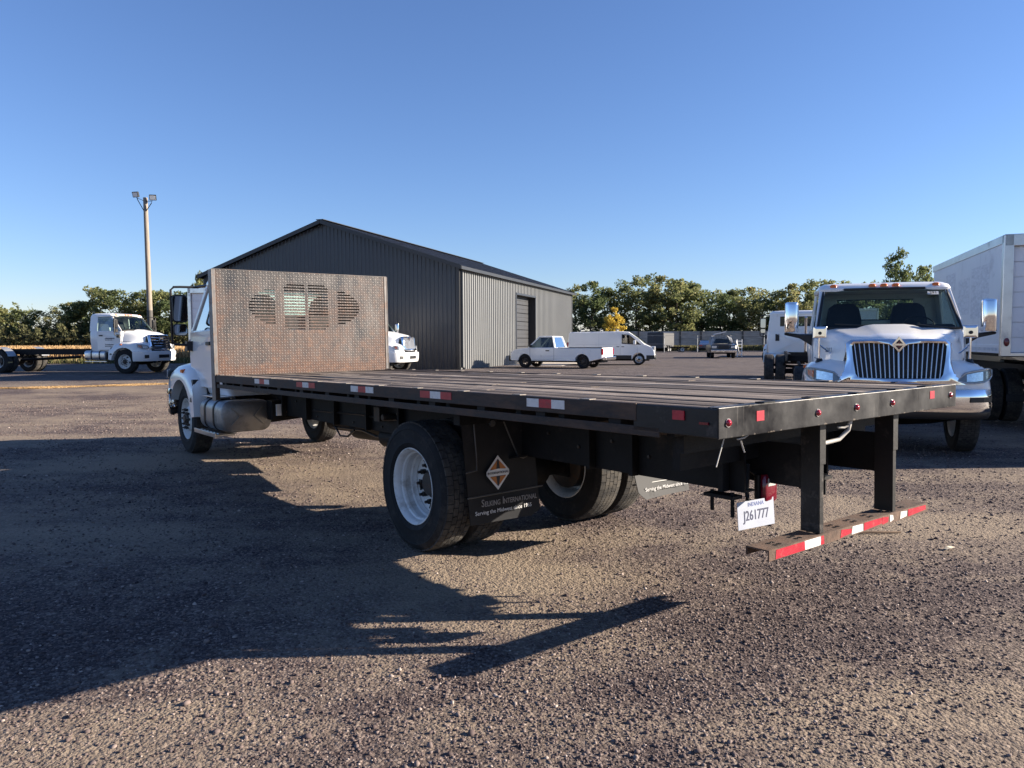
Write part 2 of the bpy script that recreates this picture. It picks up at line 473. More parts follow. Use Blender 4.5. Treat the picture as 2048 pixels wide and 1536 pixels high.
class MB:
    def __init__(s, off=(0, 0, 0)):
        s.v, s.f, s.m, s.mi, s.off = [], [], [], 0, off

    def add(s, vs, fs):
        n = len(s.v)
        ox, oy, oz = s.off
        s.v += [(p[0] + ox, p[1] + oy, p[2] + oz) for p in vs]
        s.f += [tuple(i + n for i in f) for f in fs]
        s.m += [s.mi] * len(fs)
        return s

    def box(s, c, d, rot=None):
        hx, hy, hz = d[0] / 2, d[1] / 2, d[2] / 2
        vs = [Vector((x, y, z)) for x in (-hx, hx) for y in (-hy, hy) for z in (-hz, hz)]
        if rot is not None:
            vs = [rot @ p for p in vs]
        cc = Vector(c)
        return s.add([p + cc for p in vs], [(0, 1, 3, 2), (4, 6, 7, 5), (0, 4, 5, 1), (2, 3, 7, 6), (0, 2, 6, 4), (1, 5, 7, 3)])

    def bb(s, x0, x1, y0, y1, z0, z1):
        return s.box(((x0 + x1) / 2, (y0 + y1) / 2, (z0 + z1) / 2), (abs(x1 - x0), abs(y1 - y0), abs(z1 - z0)))

    def bar(s, p, q, w, h, up=(0, 0, 1)):
        p, q = Vector(p), Vector(q)
        d = q - p
        x = d.normalized()
        y = Vector(up).cross(x)
        if y.length < 1e-4:
            y = Vector((0, 1, 0)).cross(x)
        y.normalize()
        z = x.cross(y)
        rot = Matrix((x, y, z)).transposed()
        return s.box((p + q) / 2, (d.length, w, h), rot)

    def loft(s, rings, closed=True, caps=True):
        n = len(rings[0])
        base = len(s.v)
        vs = [p for r in rings for p in r]
        fs = []
        for i in range(len(rings) - 1):
            for j in range(n if closed else n - 1):
                k = (j + 1) % n
                fs.append((i * n + j, i * n + k, (i + 1) * n + k, (i + 1) * n + j))
        if caps and closed:
            fs.append(tuple(range(n))[::-1])
            fs.append(tuple((len(rings) - 1) * n + j for j in range(n)))
        return s.add(vs, fs)

    def grid(s, rows):
        return s.loft(rows, closed=False, caps=False)

    def tube(s, pts, r, n=8):
        pts = [Vector(p) for p in pts]
        rings = []
        ref = Vector((0, 0, 1))
        for i, p in enumerate(pts):
            d = (pts[min(i + 1, len(pts) - 1)] - pts[max(i - 1, 0)]).normalized()
            a = ref if abs(d.dot(ref)) < .95 else Vector((1, 0, 0))
            x = d.cross(a).normalized()
            y = d.cross(x)
            rr = r[i] if isinstance(r, (list, tuple)) else r
            rings.append([p + x * math.cos(t) * rr + y * math.sin(t) * rr for t in [2 * math.pi * k / n for k in range(n)]])
        return s.loft(rings)

    def lathe(s, prof, n=32, c=(0, 0, 0), axis='y'):
        rings = []
        for r, t in prof:
            ring = []
            for k in range(n):
                a = 2 * math.pi * k / n
                u, w = r * math.cos(a), r * math.sin(a)
                p = {'y': (u, t, w), 'x': (t, u, w), 'z': (u, w, t)}[axis]
                ring.append((p[0] + c[0], p[1] + c[1], p[2] + c[2]))
            rings.append(ring)
        return s.loft(rings, caps=False)

    def disc(s, r, c, n=24, axis='y'):
        pts = []
        for k in range(n):
            a = 2 * math.pi * k / n
            u, w = r * math.cos(a), r * math.sin(a)
            p = {'y': (u, 0, w), 'x': (0, u, w), 'z': (u, w, 0)}[axis]
            pts.append((p[0] + c[0], p[1] + c[1], p[2] + c[2]))
        return s.add(pts, [tuple(range(n))])

    def prism(s, poly, axis, a, b):
        def P(p, t):
            return {'y': (p[0], t, p[1]), 'x': (t, p[0], p[1]), 'z': (p[0], p[1], t)}[axis]
        return s.loft([[P(p, a) for p in poly], [P(p, b) for p in poly]])

    def mesh(s, name, mats, smooth=None):
        me = bpy.data.meshes.new(name)
        me.from_pydata(s.v, [], s.f)
        for mm in (mats if isinstance(mats, (list, tuple)) else [mats]):
            me.materials.append(MATS[mm])
        if any(s.m):
            me.polygons.foreach_set('material_index', s.m)
        if smooth:
            me.polygons.foreach_set('use_smooth', [True] * len(s.f))
            me.set_sharp_from_angle(angle=R(smooth))
        me.update()
        return me

    def islands(s):
        par = list(range(len(s.v)))

        def find(i):
            while par[i] != i:
                par[i] = par[par[i]]
                i = par[i]
            return i
        for f in s.f:
            for k in f[1:]:
                par[find(k)] = find(f[0])
        groups = {}
        for n, f in enumerate(s.f):
            groups.setdefault(find(f[0]), []).append(n)
        return list(groups.values())

    def build(s, name, mats, parent=None, smooth=None, bevel=0., segs=2, loc=None, rot=None, recalc=True):
        if name in SPLIT:
            first = None
            for grp in s.islands():
                sub = MB()
                remap = {}
                for n in grp:
                    for i in s.f[n]:
                        if i not in remap:
                            remap[i] = len(sub.v)
                            sub.v.append(s.v[i])
                    sub.f.append(tuple(remap[i] for i in s.f[n]))
                    sub.m.append(s.m[n])
                o = sub.build_one(name, mats, parent, smooth, bevel, segs, loc, rot, recalc)
                first = first or o
            return first
        return s.build_one(name, mats, parent, smooth, bevel, segs, loc, rot, recalc)

    def build_one(s, name, mats, parent=None, smooth=None, bevel=0., segs=2, loc=None, rot=None, recalc=True):
        me = s.mesh(name, mats, smooth)
        if recalc:
            import bmesh
            bm = bmesh.new()
            bm.from_mesh(me)
            bmesh.ops.recalc_face_normals(bm, faces=bm.faces)
            bm.to_mesh(me)
            bm.free()
            if smooth:
                me.set_sharp_from_angle(angle=R(smooth))
        return link(name, me, parent, bevel, segs, loc, rot)


def link(name, me, parent=None, bevel=0., segs=2, loc=None, rot=None):
    o = bpy.data.objects.new(name, me)
    COL.objects.link(o)
    if parent is not None:
        o.parent = parent
    if loc is not None:
        o.location = loc
    if rot is not None:
        o.rotation_euler = rot
    if bevel:
        md = o.modifiers.new('bevel', 'BEVEL')
        md.width = bevel
        md.segments = segs
        md.limit_method = 'ANGLE'
        md.angle_limit = R(40)
    return o


def empty(name, loc=(0, 0, 0), rot=(0, 0, 0), parent=None, scale=1.):
    o = bpy.data.objects.new(name, None)
    o.empty_display_size = .2
    COL.objects.link(o)
    o.location = loc
    o.rotation_euler = rot
    o.scale = (scale,) * 3
    if parent is not None:
        o.parent = parent
    return o


def tag(o, label, cat, group=None):
    o['label'] = label
    o['category'] = cat
    if group:
        o['group'] = group
    return o


def struct(o, kind='structure', label=None):
    o['kind'] = kind
    if label:
        o['label'] = label
    return o


def thing(name, label, cat, loc, rz=0., group=None, scale=1.):
    return tag(empty(name, loc, (0, 0, rz), None, scale), label, cat, group)


def text(body, size, name, mat, parent, mw, extrude=.001, align='CENTER', bold=0., width=1.):
    cu = bpy.data.curves.new(name + '_curve', 'FONT')
    cu.body = body
    cu.size = size
    cu.extrude = extrude
    cu.align_x = align
    cu.align_y = 'CENTER'
    cu.offset = bold
    cu.resolution_u = 3
    tmp = bpy.data.objects.new('tmp_text', cu)
    COL.objects.link(tmp)
    dg = bpy.context.evaluated_depsgraph_get()
    me = bpy.data.meshes.new_from_object(tmp.evaluated_get(dg))
    bpy.data.objects.remove(tmp)
    me.materials.clear()
    me.materials.append(MATS[mat])
    me.name = name
    me.transform(mw @ Matrix.Diagonal((width, 1, 1, 1)))
    return link(name, me, parent)


def np_mesh(name, verts, faces, mat, tint=None):
    """verts (N,3), faces (F,k) all the same size k; tint per vertex"""
    k = faces.shape[1]
    me = bpy.data.meshes.new(name)
    me.vertices.add(len(verts))
    me.vertices.foreach_set('co', np.ascontiguousarray(verts, np.float32).ravel())
    me.loops.add(faces.size)
    me.loops.foreach_set('vertex_index', np.ascontiguousarray(faces, np.int32).ravel())
    me.polygons.add(len(faces))
    me.polygons.foreach_set('loop_start', np.arange(0, faces.size, k, dtype=np.int32))
    me.update(calc_edges=True)
    me.validate()
    if tint is not None:
        at = me.attributes.new('tint', 'FLOAT', 'POINT')
        at.data.foreach_set('value', np.ascontiguousarray(tint, np.float32))
    me.materials.append(MATS[mat])
    return me


def smooth01(t):
    t = max(0., min(1., t))
    return t * t * (3 - 2 * t)


def gz(x, y):
    """height of the yard: level near the camera, rising a hand's breadth towards the shed"""
    return .2 * smooth01((y - 12) / 22.)


# ------------------------------------------------------------------ ground
def ground_sheet():
    xs = np.concatenate([[-2500, -900, -400, -200], np.arange(-100, 101, 4.), [200, 400, 900, 2500]])
    ys = np.concatenate([[-400, -100, -40], np.arange(-12, 72, 2.), [80, 100, 130, 180, 300, 700, 2500]])
    rows = []
    for y in ys:
        rows.append([(x, y, gz(x, y)) for x in xs])
    mb = MB()
    mb.grid(rows)
    o = mb.build('gravel_yard', 'gravel_ground', smooth=60)
    return struct(o)


ground_sheet()


def gravel_stones():
    rg = np.random.default_rng(3)
    phi = (1 + 5 ** .5) / 2
    ico = np.array([(-1, phi, 0), (1, phi, 0), (-1, -phi, 0), (1, -phi, 0), (0, -1, phi), (0, 1, phi), (0, -1, -phi), (0, 1, -phi), (phi, 0, -1), (phi, 0, 1), (-phi, 0, -1), (-phi, 0, 1)], float)
    ico /= np.linalg.norm(ico[0])
    tri = np.array([(0, 11, 5), (0, 5, 1), (0, 1, 7), (0, 7, 10), (0, 10, 11), (1, 5, 9), (5, 11, 4), (11, 10, 2), (10, 7, 6), (7, 1, 8), (3, 9, 4), (3, 4, 2), (3, 2, 6), (3, 6, 8), (3, 8, 9), (4, 9, 5), (2, 4, 11), (6, 2, 10), (8, 6, 7), (9, 8, 1)])
    # stones thin out with distance, where the ground texture takes over
    half = R(46)
    P, S = [], []
    edges = [2.1, 2.8, 3.6, 4.6, 5.8, 7.2, 9., 11., 13.5, 16.5, 20., 24.]
    for r0, r1 in zip(edges, edges[1:]):
        rm = (r0 + r1) / 2
        dens = min(3300., 3300. * (3.4 / rm) ** 1.75)
        n = int(dens * half * (r1 * r1 - r0 * r0))
        rr = np.sqrt(rg.uniform(r0 * r0, r1 * r1, n))
        th = rg.uniform(-half, half, n)
        p = np.stack([rr * np.sin(th), rr * np.cos(th)], 1)
        # clumpy: drop stones where a broad wave field says dusty fines
        w = np.sin(p[:, 0] * 1.5 + 1.3 * np.sin(p[:, 1] * .9)) + np.sin(p[:, 1] * 1.8 + 1.7 * np.sin(p[:, 0] * .7 + 2)) + .5 * np.sin(p[:, 0] * 5.1 + p[:, 1] * 4.3)
        keep = rg.uniform(-1.9, 1.9, n) < w + .35
        p = p[keep]
        s = .0054 * (1 + .07 * (rm - 3)) * np.exp(rg.normal(0, .36, len(p)))
        s = np.where(rg.uniform(size=len(p)) < .006, s * 1.8, s)
        P.append(p)
        S.append(np.minimum(s, .019))
    P = np.concatenate(P)
    S = np.concatenate(S)
    n = len(P)
    V = np.repeat(ico[None], n, 0) * (1 + rg.uniform(-.38, .38, (n, 12, 1)))
    V *= rg.uniform(.65, 1.25, (n, 1, 3)) * np.array([1, 1, .72])
    a = rg.uniform(0, 2 * np.pi, n)
    ca, sa = np.cos(a)[:, None], np.sin(a)[:, None]
    x = V[:, :, 0] * ca - V[:, :, 1] * sa
    y = V[:, :, 0] * sa + V[:, :, 1] * ca
    V = np.stack([x, y, V[:, :, 2]], 2) * S[:, None, None]
    V[:, :, 0] += P[:, 0:1]
    V[:, :, 1] += P[:, 1:2]
    g0 = .2 * np.clip((P[:, 1] - 12) / 22., 0, 1) ** 2 * (3 - 2 * np.clip((P[:, 1] - 12) / 22., 0, 1))
    V[:, :, 2] += (g0 + S * rg.uniform(-.15, .30, n))[:, None]
    F = (tri[None] + 12 * np.arange(n)[:, None, None]).reshape(-1, 3)
    t = np.clip(rg.normal(.45, .20, n), 0, .93)
    me = np_mesh('gravel', V.reshape(-1, 3), F, 'stone', np.repeat(t, 12))
    o = link('gravel', me)
    struct(o, 'stuff', 'loose grey brown crushed gravel strewn over the yard')


gravel_stones()


# ------------------------------------------------------------------ metal shed
def metal_shed():
    A = Vector((-2.68, 37.8))                      # near right corner
    ang = R(18.6)
    rx = Vector((math.sin(ang), math.cos(ang)))    # along the right wall, away
    lx = Vector((-math.cos(ang), math.sin(ang)))   # along the gable, to the left
    W, L, E, RH = 15.5, 23.3, 5.2, 7.72
    z0 = gz(0, 40)
    t = thing('metal_shed', 'large dark metal shed with grey ribbed side wall and low gable roof', 'shed', (A.x, A.y, z0))
    E -= .05

    def G(u, w, z, off=0.):     # u along gable leftwards, w along right wall
        return (lx.x * u + rx.x * w, lx.y * u + rx.y * w, z)
    # ribbed gable wall
    def top(u):
        return E + (RH - E) * (1 - abs(u - W / 2) / (W / 2))
    mb = MB()
    pitch = .23
    n = int(W / pitch)
    lo, hi = [], []
    us = []
    for i in range(n):
        u = i * W / n
        p = W / n
        us += [(u, 0), (u + p * .60, 0), (u + p * .70, -.028), (u + p * .90, -.028)]
    us.append((W, 0))
    mb.grid([[G(u, d, .0) for u, d in us], [G(u, d, top(u)) for u, d in us]])
    mb.build('gable_wall', 'shed_dark', t)
    # right wall, two pieces beside the door plus one above
    d0, d1, dz = 9.2, 13.2, 4.3

    def ribs(w0, w1, za, zb, name):
        mb = MB()
        n = max(2, int((w1 - w0) / .30))
        q = []
        for i in range(n):
            w = w0 + i * (w1 - w0) / n
            p = (w1 - w0) / n
            q += [(w, 0), (w + p * .52, 0), (w + p * .60, -.055), (w + p * .92, -.055)]
        q.append((w1, 0))
        mb.grid([[G(u, w, za) for w, u in q], [G(u, w, zb) for w, u in q]])
        mb.build(name, 'shed_grey', t)
    ribs(0, d0, 0, E, 'side_wall')
    ribs(d1, L, 0, E, 'side_wall')
    ribs(d0, d1, dz, E, 'side_wall')
    # door: recessed jambs and sectional panels
    dr = empty('overhead_door', parent=t)
    mb = MB()
    for w in (d0, d1):
        mb.add([G(-.03, w, 0), G(.45, w, 0), G(.45, w, dz), G(-.03, w, dz)], [(0, 1, 2, 3)])
    mb.add([G(-.03, d0, dz), G(.45, d0, dz), G(.45, d1, dz), G(-.03, d1, dz)], [(0, 1, 2, 3)])
    mb.build('door_jamb', 'door_dark', dr)
    npn = 8
    for i in range(npn):
        h = dz / npn
        za, zb = i * h + .012, (i + 1) * h - .012
        mb = MB()
        prof = [(.42, za), (.40, za + .02), (.40, za + h * .42), (.415, za + h * .46), (.40, za + h * .5), (.40, zb - .02), (.42, zb)]
        mb.grid([[G(u, w, z) for u, z in prof] for w in (d0 + .01, d1 - .01)])
        mb.build('door_panel', 'door_grey', dr)
    mb = MB()
    for w in (d0 - .06, d1 + .06):
        a = Vector(G(-.045, w, 0)); b = Vector(G(-.045, w, dz + .06))
        mb.bar(a, b, .12, .05, up=(lx.x, lx.y, 0))
    mb.bar(G(-.045, d0 - .12, dz + .06), G(-.045, d1 + .12, dz + .06), .05, .12)
    mb.build('door_trim', 'shed_dark', t)
    # other two walls, plain
    mb = MB()
    mb.add([G(W, 0, 0), G(W, L, 0), G(W, L, E), G(W, 0, E)], [(0, 1, 2, 3)])
    mb.build('far_side_wall', 'shed_grey', t)
    mb = MB()
    mb.add([G(0, L, 0), G(W, L, 0), G(W, L, E), G(W / 2, L, RH), G(0, L, E)], [(0, 1, 2, 3, 4)])
    mb.build('back_wall', 'shed_dark', t)
    # corner trims
    mb = MB()
    mb.bar(G(.0, -.045, 0), G(.0, -.045, E), .16, .035, up=(rx.x, rx.y, 0))
    mb.bar(G(-.05, .02, 0), G(-.05, .02, E), .16, .035, up=(lx.x, lx.y, 0))
    mb.bar(G(W, -.045, 0), G(W, -.045, E), .16, .035, up=(rx.x, rx.y, 0))
    mb.bar(G(-.05, L, 0), G(-.05, L, E), .16, .035, up=(lx.x, lx.y, 0))
    mb.build('corner_trim', 'shed_roof', t)
    # roof slopes with standing ribs, eave and rake trims
    ov = .28
    for side in (0, 1):
        mb = MB()
        ue = -ov if side == 0 else W + ov
        sl = (RH - E) / (W / 2)
        ze = E - ov * sl + .12
        q = []
        n = 100
        for i in range(n):
            w = -.3 + i * (L + .6) / n
            p = (L + .6) / n
            q += [(w, 0), (w + p * .6, 0), (w + p * .7, .03), (w + p * .9, .03)]
        q.append((L + .3, 0))
        mb.grid([[G(ue, w, ze + d) for w, d in q], [G(W / 2, w, RH + .12 + d) for w, d in q]])
        mb.build('roof', 'shed_roof', t)
    mb = MB()
    sl = (RH - E) / (W / 2)
    for ue in (-ov, W + ov):
        ze = E - ov * sl
        mb.bar(G(ue, -.31, ze + .06), G(W / 2, -.31, RH + .06), .05, .2)
        mb.bar(G(ue, L + .31, ze + .06), G(W / 2, L + .31, RH + .06), .05, .2)
        mb.bar(G(ue, -.3, ze + .05), G(ue, L + .3, ze + .05), .06, .16)
    mb.build('roof_trim', 'shed_roof', t)
    mb = MB()
    mb.bar(G(W / 2, -.33, RH + .16), G(W / 2, L + .33, RH + .16), .45, .03)
    mb.build('ridge_cap', 'shed_roof', t)
    mb = MB()
    mb.bar(G(-.13, .12, 0.1), G(-.13, .12, E - .1), .09, .07)
    mb.tube([G(-.13, .12, .14), G(-.3, .0, .05)], .045, 6)
    mb.build('downspout', 'shed_roof', t)
    # apron slab by the door
    mb = MB()
    a = [G(-3.6, d0 - 2.5, .012), G(-.05, d0 - 2.5, .012), G(-.05, d1 + 1, .012), G(-3.6, d1 + 1, .012)]
    b_ = [(p[0], p[1], -.1) for p in a]
    mb.loft([b_, a])
    o = mb.build('concrete_apron', 'concrete', None, loc=(A.x, A.y, z0))
    struct(o)


metal_shed()


# ------------------------------------------------------------------ light pole
def light_pole():
    d = 50.
    x = (303.5 - 1024) / 1497 * d
    z0 = gz(x, d)
    t = thing('floodlight_pole', 'tall wooden utility pole with two floodlights on brackets at its top', 'light pole', (x, d, z0))
    H = 10.95
    mb = MB()
    mb.tube([(0, 0, -.3), (0, 0, 2), (-.01, 0, 3.55)], [.19, .18, .175], 12)
    mb.build('pole_foot', 'pole_dark', t, smooth=40)
    mb = MB()
    mb.tube([(-.01, 0, 3.55), (-.03, 0, 6), (-.05, 0, 8.5), (-.07, 0, H)], [.172, .16, .148, .135], 12)
    mb.build('pole', 'pole_wood', t, smooth=40)
    mb = MB()
    for dx, zt in ((-.50, .12), (.50, -.10)):
        mb.tube([(-.07, -.1, H - 1.0), (-.07 + dx * .9, -.12, H - .28 + zt), (-.07 + dx, -.12, H - .12 + zt)], .025, 6)
        mb.tube([(-.07, -.1, H - .25), (-.07 + dx, -.12, H - .15 + zt)], .018, 6)
    mb.build('bracket', 'frame_black', t)
    for dx, zt, rz in ((-.56, .2, R(-12)), (.56, .0, R(12))):
        f = MB()
        f.box((0, 0, 0), (.42, .12, .36))
        for k in range(6):
            f.box((-.17 + k * .068, .09, 0), (.014, .06, .3))
        o = f.build('floodlight', 'plastic_black', t, loc=(-.07 + dx, -.14, H - .02 + zt), rot=(R(18), 0, rz), bevel=.02)
        f = MB()
        f.box((0, -.064, 0), (.34, .012, .28))
        f.build('lamp_face', 'flood_face', o)


light_pole()


# ------------------------------------------------------------------ wheels
WHEEL_CACHE = {}


def tyre_mesh(RR=.51, w=.28, rim=.29, tread=True):
    key = ('t', RR, w, rim, tread)
    if key in WHEEL_CACHE:
        return WHEEL_CACHE[key]
    mb = MB()
    h = w / 2
    side = [(rim, -.11 * w / .28), (rim + .03, -h * .96), (rim + (RR - rim) * .22, -h * 1.0), (rim + (RR - rim) * .25, -h * 1.03), (rim + (RR - rim) * .29, -h * 1.0), (rim + (RR - rim) * .55, -h * 1.03), (rim + (RR - rim) * .72, -h * 1.015), (rim + (RR - rim) * .75, -h * 1.04), (rim + (RR - rim) * .79, -h * 1.01), (RR - .03, -h * .96), (RR - .012, -h * .88), (RR - .003, -h * .78)]
    tr = [(RR, -h * .5), (RR, h * .5)]
    prof = side + tr + [(r, -t) for r, t in side[::-1]]
    mb.lathe(prof, 56)
    mb.lathe([(rim, -.11 * w / .28), (rim - .015, 0), (rim, .11 * w / .28)], 40)
    if tread:
        mb.mi = 1
        nb = 46
        for row, (ya, yb) in enumerate([(-.86, -.52), (-.48, -.19), (-.15, .15), (.19, .48), (.52, .86)]):
            for k in range(nb):
                a0 = 2 * math.pi * (k + (.5 if row % 2 else 0)) / nb
                a1 = a0 + 2 * math.pi / nb * .88
                ro = RR + .008
                ri = RR - .012
                edge_in = .006 if row in (0, 4) else 0
                pts = []
                for rr in (ri, ro):
                    for a in (a0, a1):
                        for yy in (ya, yb):
                            rq = rr - (edge_in if (row == 0 and yy == ya) or (row == 4 and yy == yb) else 0)
                            pts.append((rq * math.cos(a), yy * h, rq * math.sin(a)))
                mb.add(pts, [(4, 5, 7, 6), (0, 4, 6, 2), (1, 3, 7, 5), (0, 1, 5, 4), (2, 6, 7, 3)])
    import bmesh
    me = mb.mesh('tyre', ['rubber', 'tread'], 35)
    bm = bmesh.new(); bm.from_mesh(me); bmesh.ops.recalc_face_normals(bm, faces=bm.faces); bm.to_mesh(me); bm.free()
    me.set_sharp_from_angle(angle=R(30))
    WHEEL_CACHE[key] = me
    return me


def ring_with_holes(mb, r0, r1, y0, y1, nh, n=60, w=3):
    """annulus disc with nh openings"""
    rs = [r0, r0 + (r1 - r0) * .22, r0 + (r1 - r0) * .80, r1]
    for i in range(3):
        for k in range(n):
            if i == 1 and (k % (n // nh)) < w:
                continue
            a0, a1 = 2 * math.pi * k / n, 2 * math.pi * (k + 1) / n
            ya = y0 + (y1 - y0) * (rs[i] - r0) / (r1 - r0)
            yb = y0 + (y1 - y0) * (rs[i + 1] - r0) / (r1 - r0)
            mb.add([(rs[i] * math.cos(a0), ya, rs[i] * math.sin(a0)), (rs[i + 1] * math.cos(a0), yb, rs[i + 1] * math.sin(a0)),
                    (rs[i + 1] * math.cos(a1), yb, rs[i + 1] * math.sin(a1)), (rs[i] * math.cos(a1), ya, rs[i] * math.sin(a1))], [(0, 1, 2, 3)])


def rim_mesh(kind, mat):
    key = (kind, mat)
    if key in WHEEL_CACHE:
        return WHEEL_CACHE[key]
    mb = MB()
    if kind == 'dual':       # outer dual: deep dish
        mb.lathe([(.288, .10), (.304, .122), (.306, .130), (.300, .131), (.288, .118), (.277, .10), (.274, .075), (.262, .066), (.258, .045), (.264, .035), (.262, -.005), (.252, -.015), (.25, -.04), (.242, -.052), (.248, -.06)], 56)
        ring_with_holes(mb, .135, .248, -.075, -.06, 5, 60, 4)
        mb.lathe([(.288, -.10), (.304, -.125), (.30, -.128), (.27, -.10), (.25, -.06)], 40)
        mb.mi = 1
        mb.lathe([(.136, -.074), (.125, -.06), (.105, -.055), (.095, -.02), (.088, -.012), (.05, -.008), (0.001, -.008)], 28)
        for k in range(10):
            a = 2 * math.pi * (k + .5) / 10
            mb.lathe([(.021, -.074), (.021, -.032), (.012, -.030), (.012, -.004), (.001, -.004)], 8, (.155 * math.cos(a), 0, .155 * math.sin(a)))
    elif kind == 'inner':
        mb.lathe([(.288, .10), (.304, .125), (.30, .128), (.28, .10), (.26, .07)], 40)
        mb.lathe([(.288, -.10), (.306, -.125), (.30, -.13), (.275, -.10), (.262, -.05), (.25, .06), (.20, .075), (.11, .08)], 40)
        mb.mi = 1
        mb.lathe([(.215, .06), (.215, -.10), (.18, -.12), (.06, -.13), (.001, -.13)], 28)
    elif kind == 'front':
        mb.lathe([(.288, .10), (.304, .122), (.306, .130), (.300, .131), (.284, .11), (.272, .07), (.262, .03), (.252, .035)], 56)
        ring_with_holes(mb, .165, .252, .105, .035, 5, 60, 4)
        mb.lathe([(.165, .105), (.155, .118), (.13, .122), (.10, .122)], 40)
        mb.lathe([(.288, -.10), (.304, -.125), (.30, -.128), (.27, -.10), (.25, .02)], 40)
        mb.mi = 1
        mb.lathe([(.105, .122), (.095, .142), (.086, .150), (.06, .154), (.055, .168), (0.001, .172)], 28)
        for k in range(10):
            a = 2 * math.pi * (k + .5) / 10
            mb.lathe([(.020, .118), (.020, .155), (.011, .158), (.011, .18), (.001, .18)], 8, (.139 * math.cos(a), 0, .139 * math.sin(a)))
    elif kind == 'car':
        mb.lathe([(.215, .09), (.228, .10), (.222, .105), (.205, .09), (.195, .05)], 32)
        ring_with_holes(mb, .07, .195, .07, .045, 8, 48, 3)
        mb.lathe([(.215, -.09), (.228, -.10), (.19, -.08), (.19, .04)], 32)
        mb.mi = 1
        mb.lathe([(.072, .07), (.06, .085), (.001, .09)], 16)
    import bmesh
    me = mb.mesh('rim', [mat, 'hub_dark'], 35)
    bm = bmesh.new(); bm.from_mesh(me); bmesh.ops.recalc_face_normals(bm, faces=bm.faces); bm.to_mesh(me); bm.free()
    me.set_sharp_from_angle(angle=R(35))
    WHEEL_CACHE[key] = me
    return me


def wheel(parent, loc, kind, side=1, rim='rim_white', tread=True, RR=.51, w=.28, steer=0., spin=None):
    e = empty('wheel', loc, (0, 0, (0 if side > 0 else math.pi) + steer), parent)
    rim_r = .29 if kind != 'car' else .215
    t = link('tyre', tyre_mesh(RR, w, rim_r, tread), e)
    r = link('rim', rim_mesh(kind, rim), e)
    s = rnd.uniform(0, 6.28) if spin is None else spin
    t.rotation_euler = (0, s, 0)
    r.rotation_euler = (0, s, 0)
    return e


def duals(parent, x, z, yo, rim='rim_white', tread=True):
    """four rear wheels, yo = centre of the outer tyres"""
    for s in (1, -1):
        wheel(parent, (x, s * yo, z), 'dual', s, rim, tread, spin=.4)
        wheel(parent, (x, s * (yo - .33), z), 'inner', s, rim, tread, spin=.2)


# ------------------------------------------------------------------ conventional truck cab (used by several trucks)
def rrect(x0, x1, w, r, z, n=4):
    pts = []
    for cx, cy, a0 in ((x1 - r, w - r, 0), (x0 + r, w - r, 90), (x0 + r, -w + r, 180), (x1 - r, -w + r, 270)):
        for k in range(n + 1):
            a = R(a0 + 90 * k / n)
            pts.append((cx + r * math.cos(a), cy + r * math.sin(a), z))
    return pts


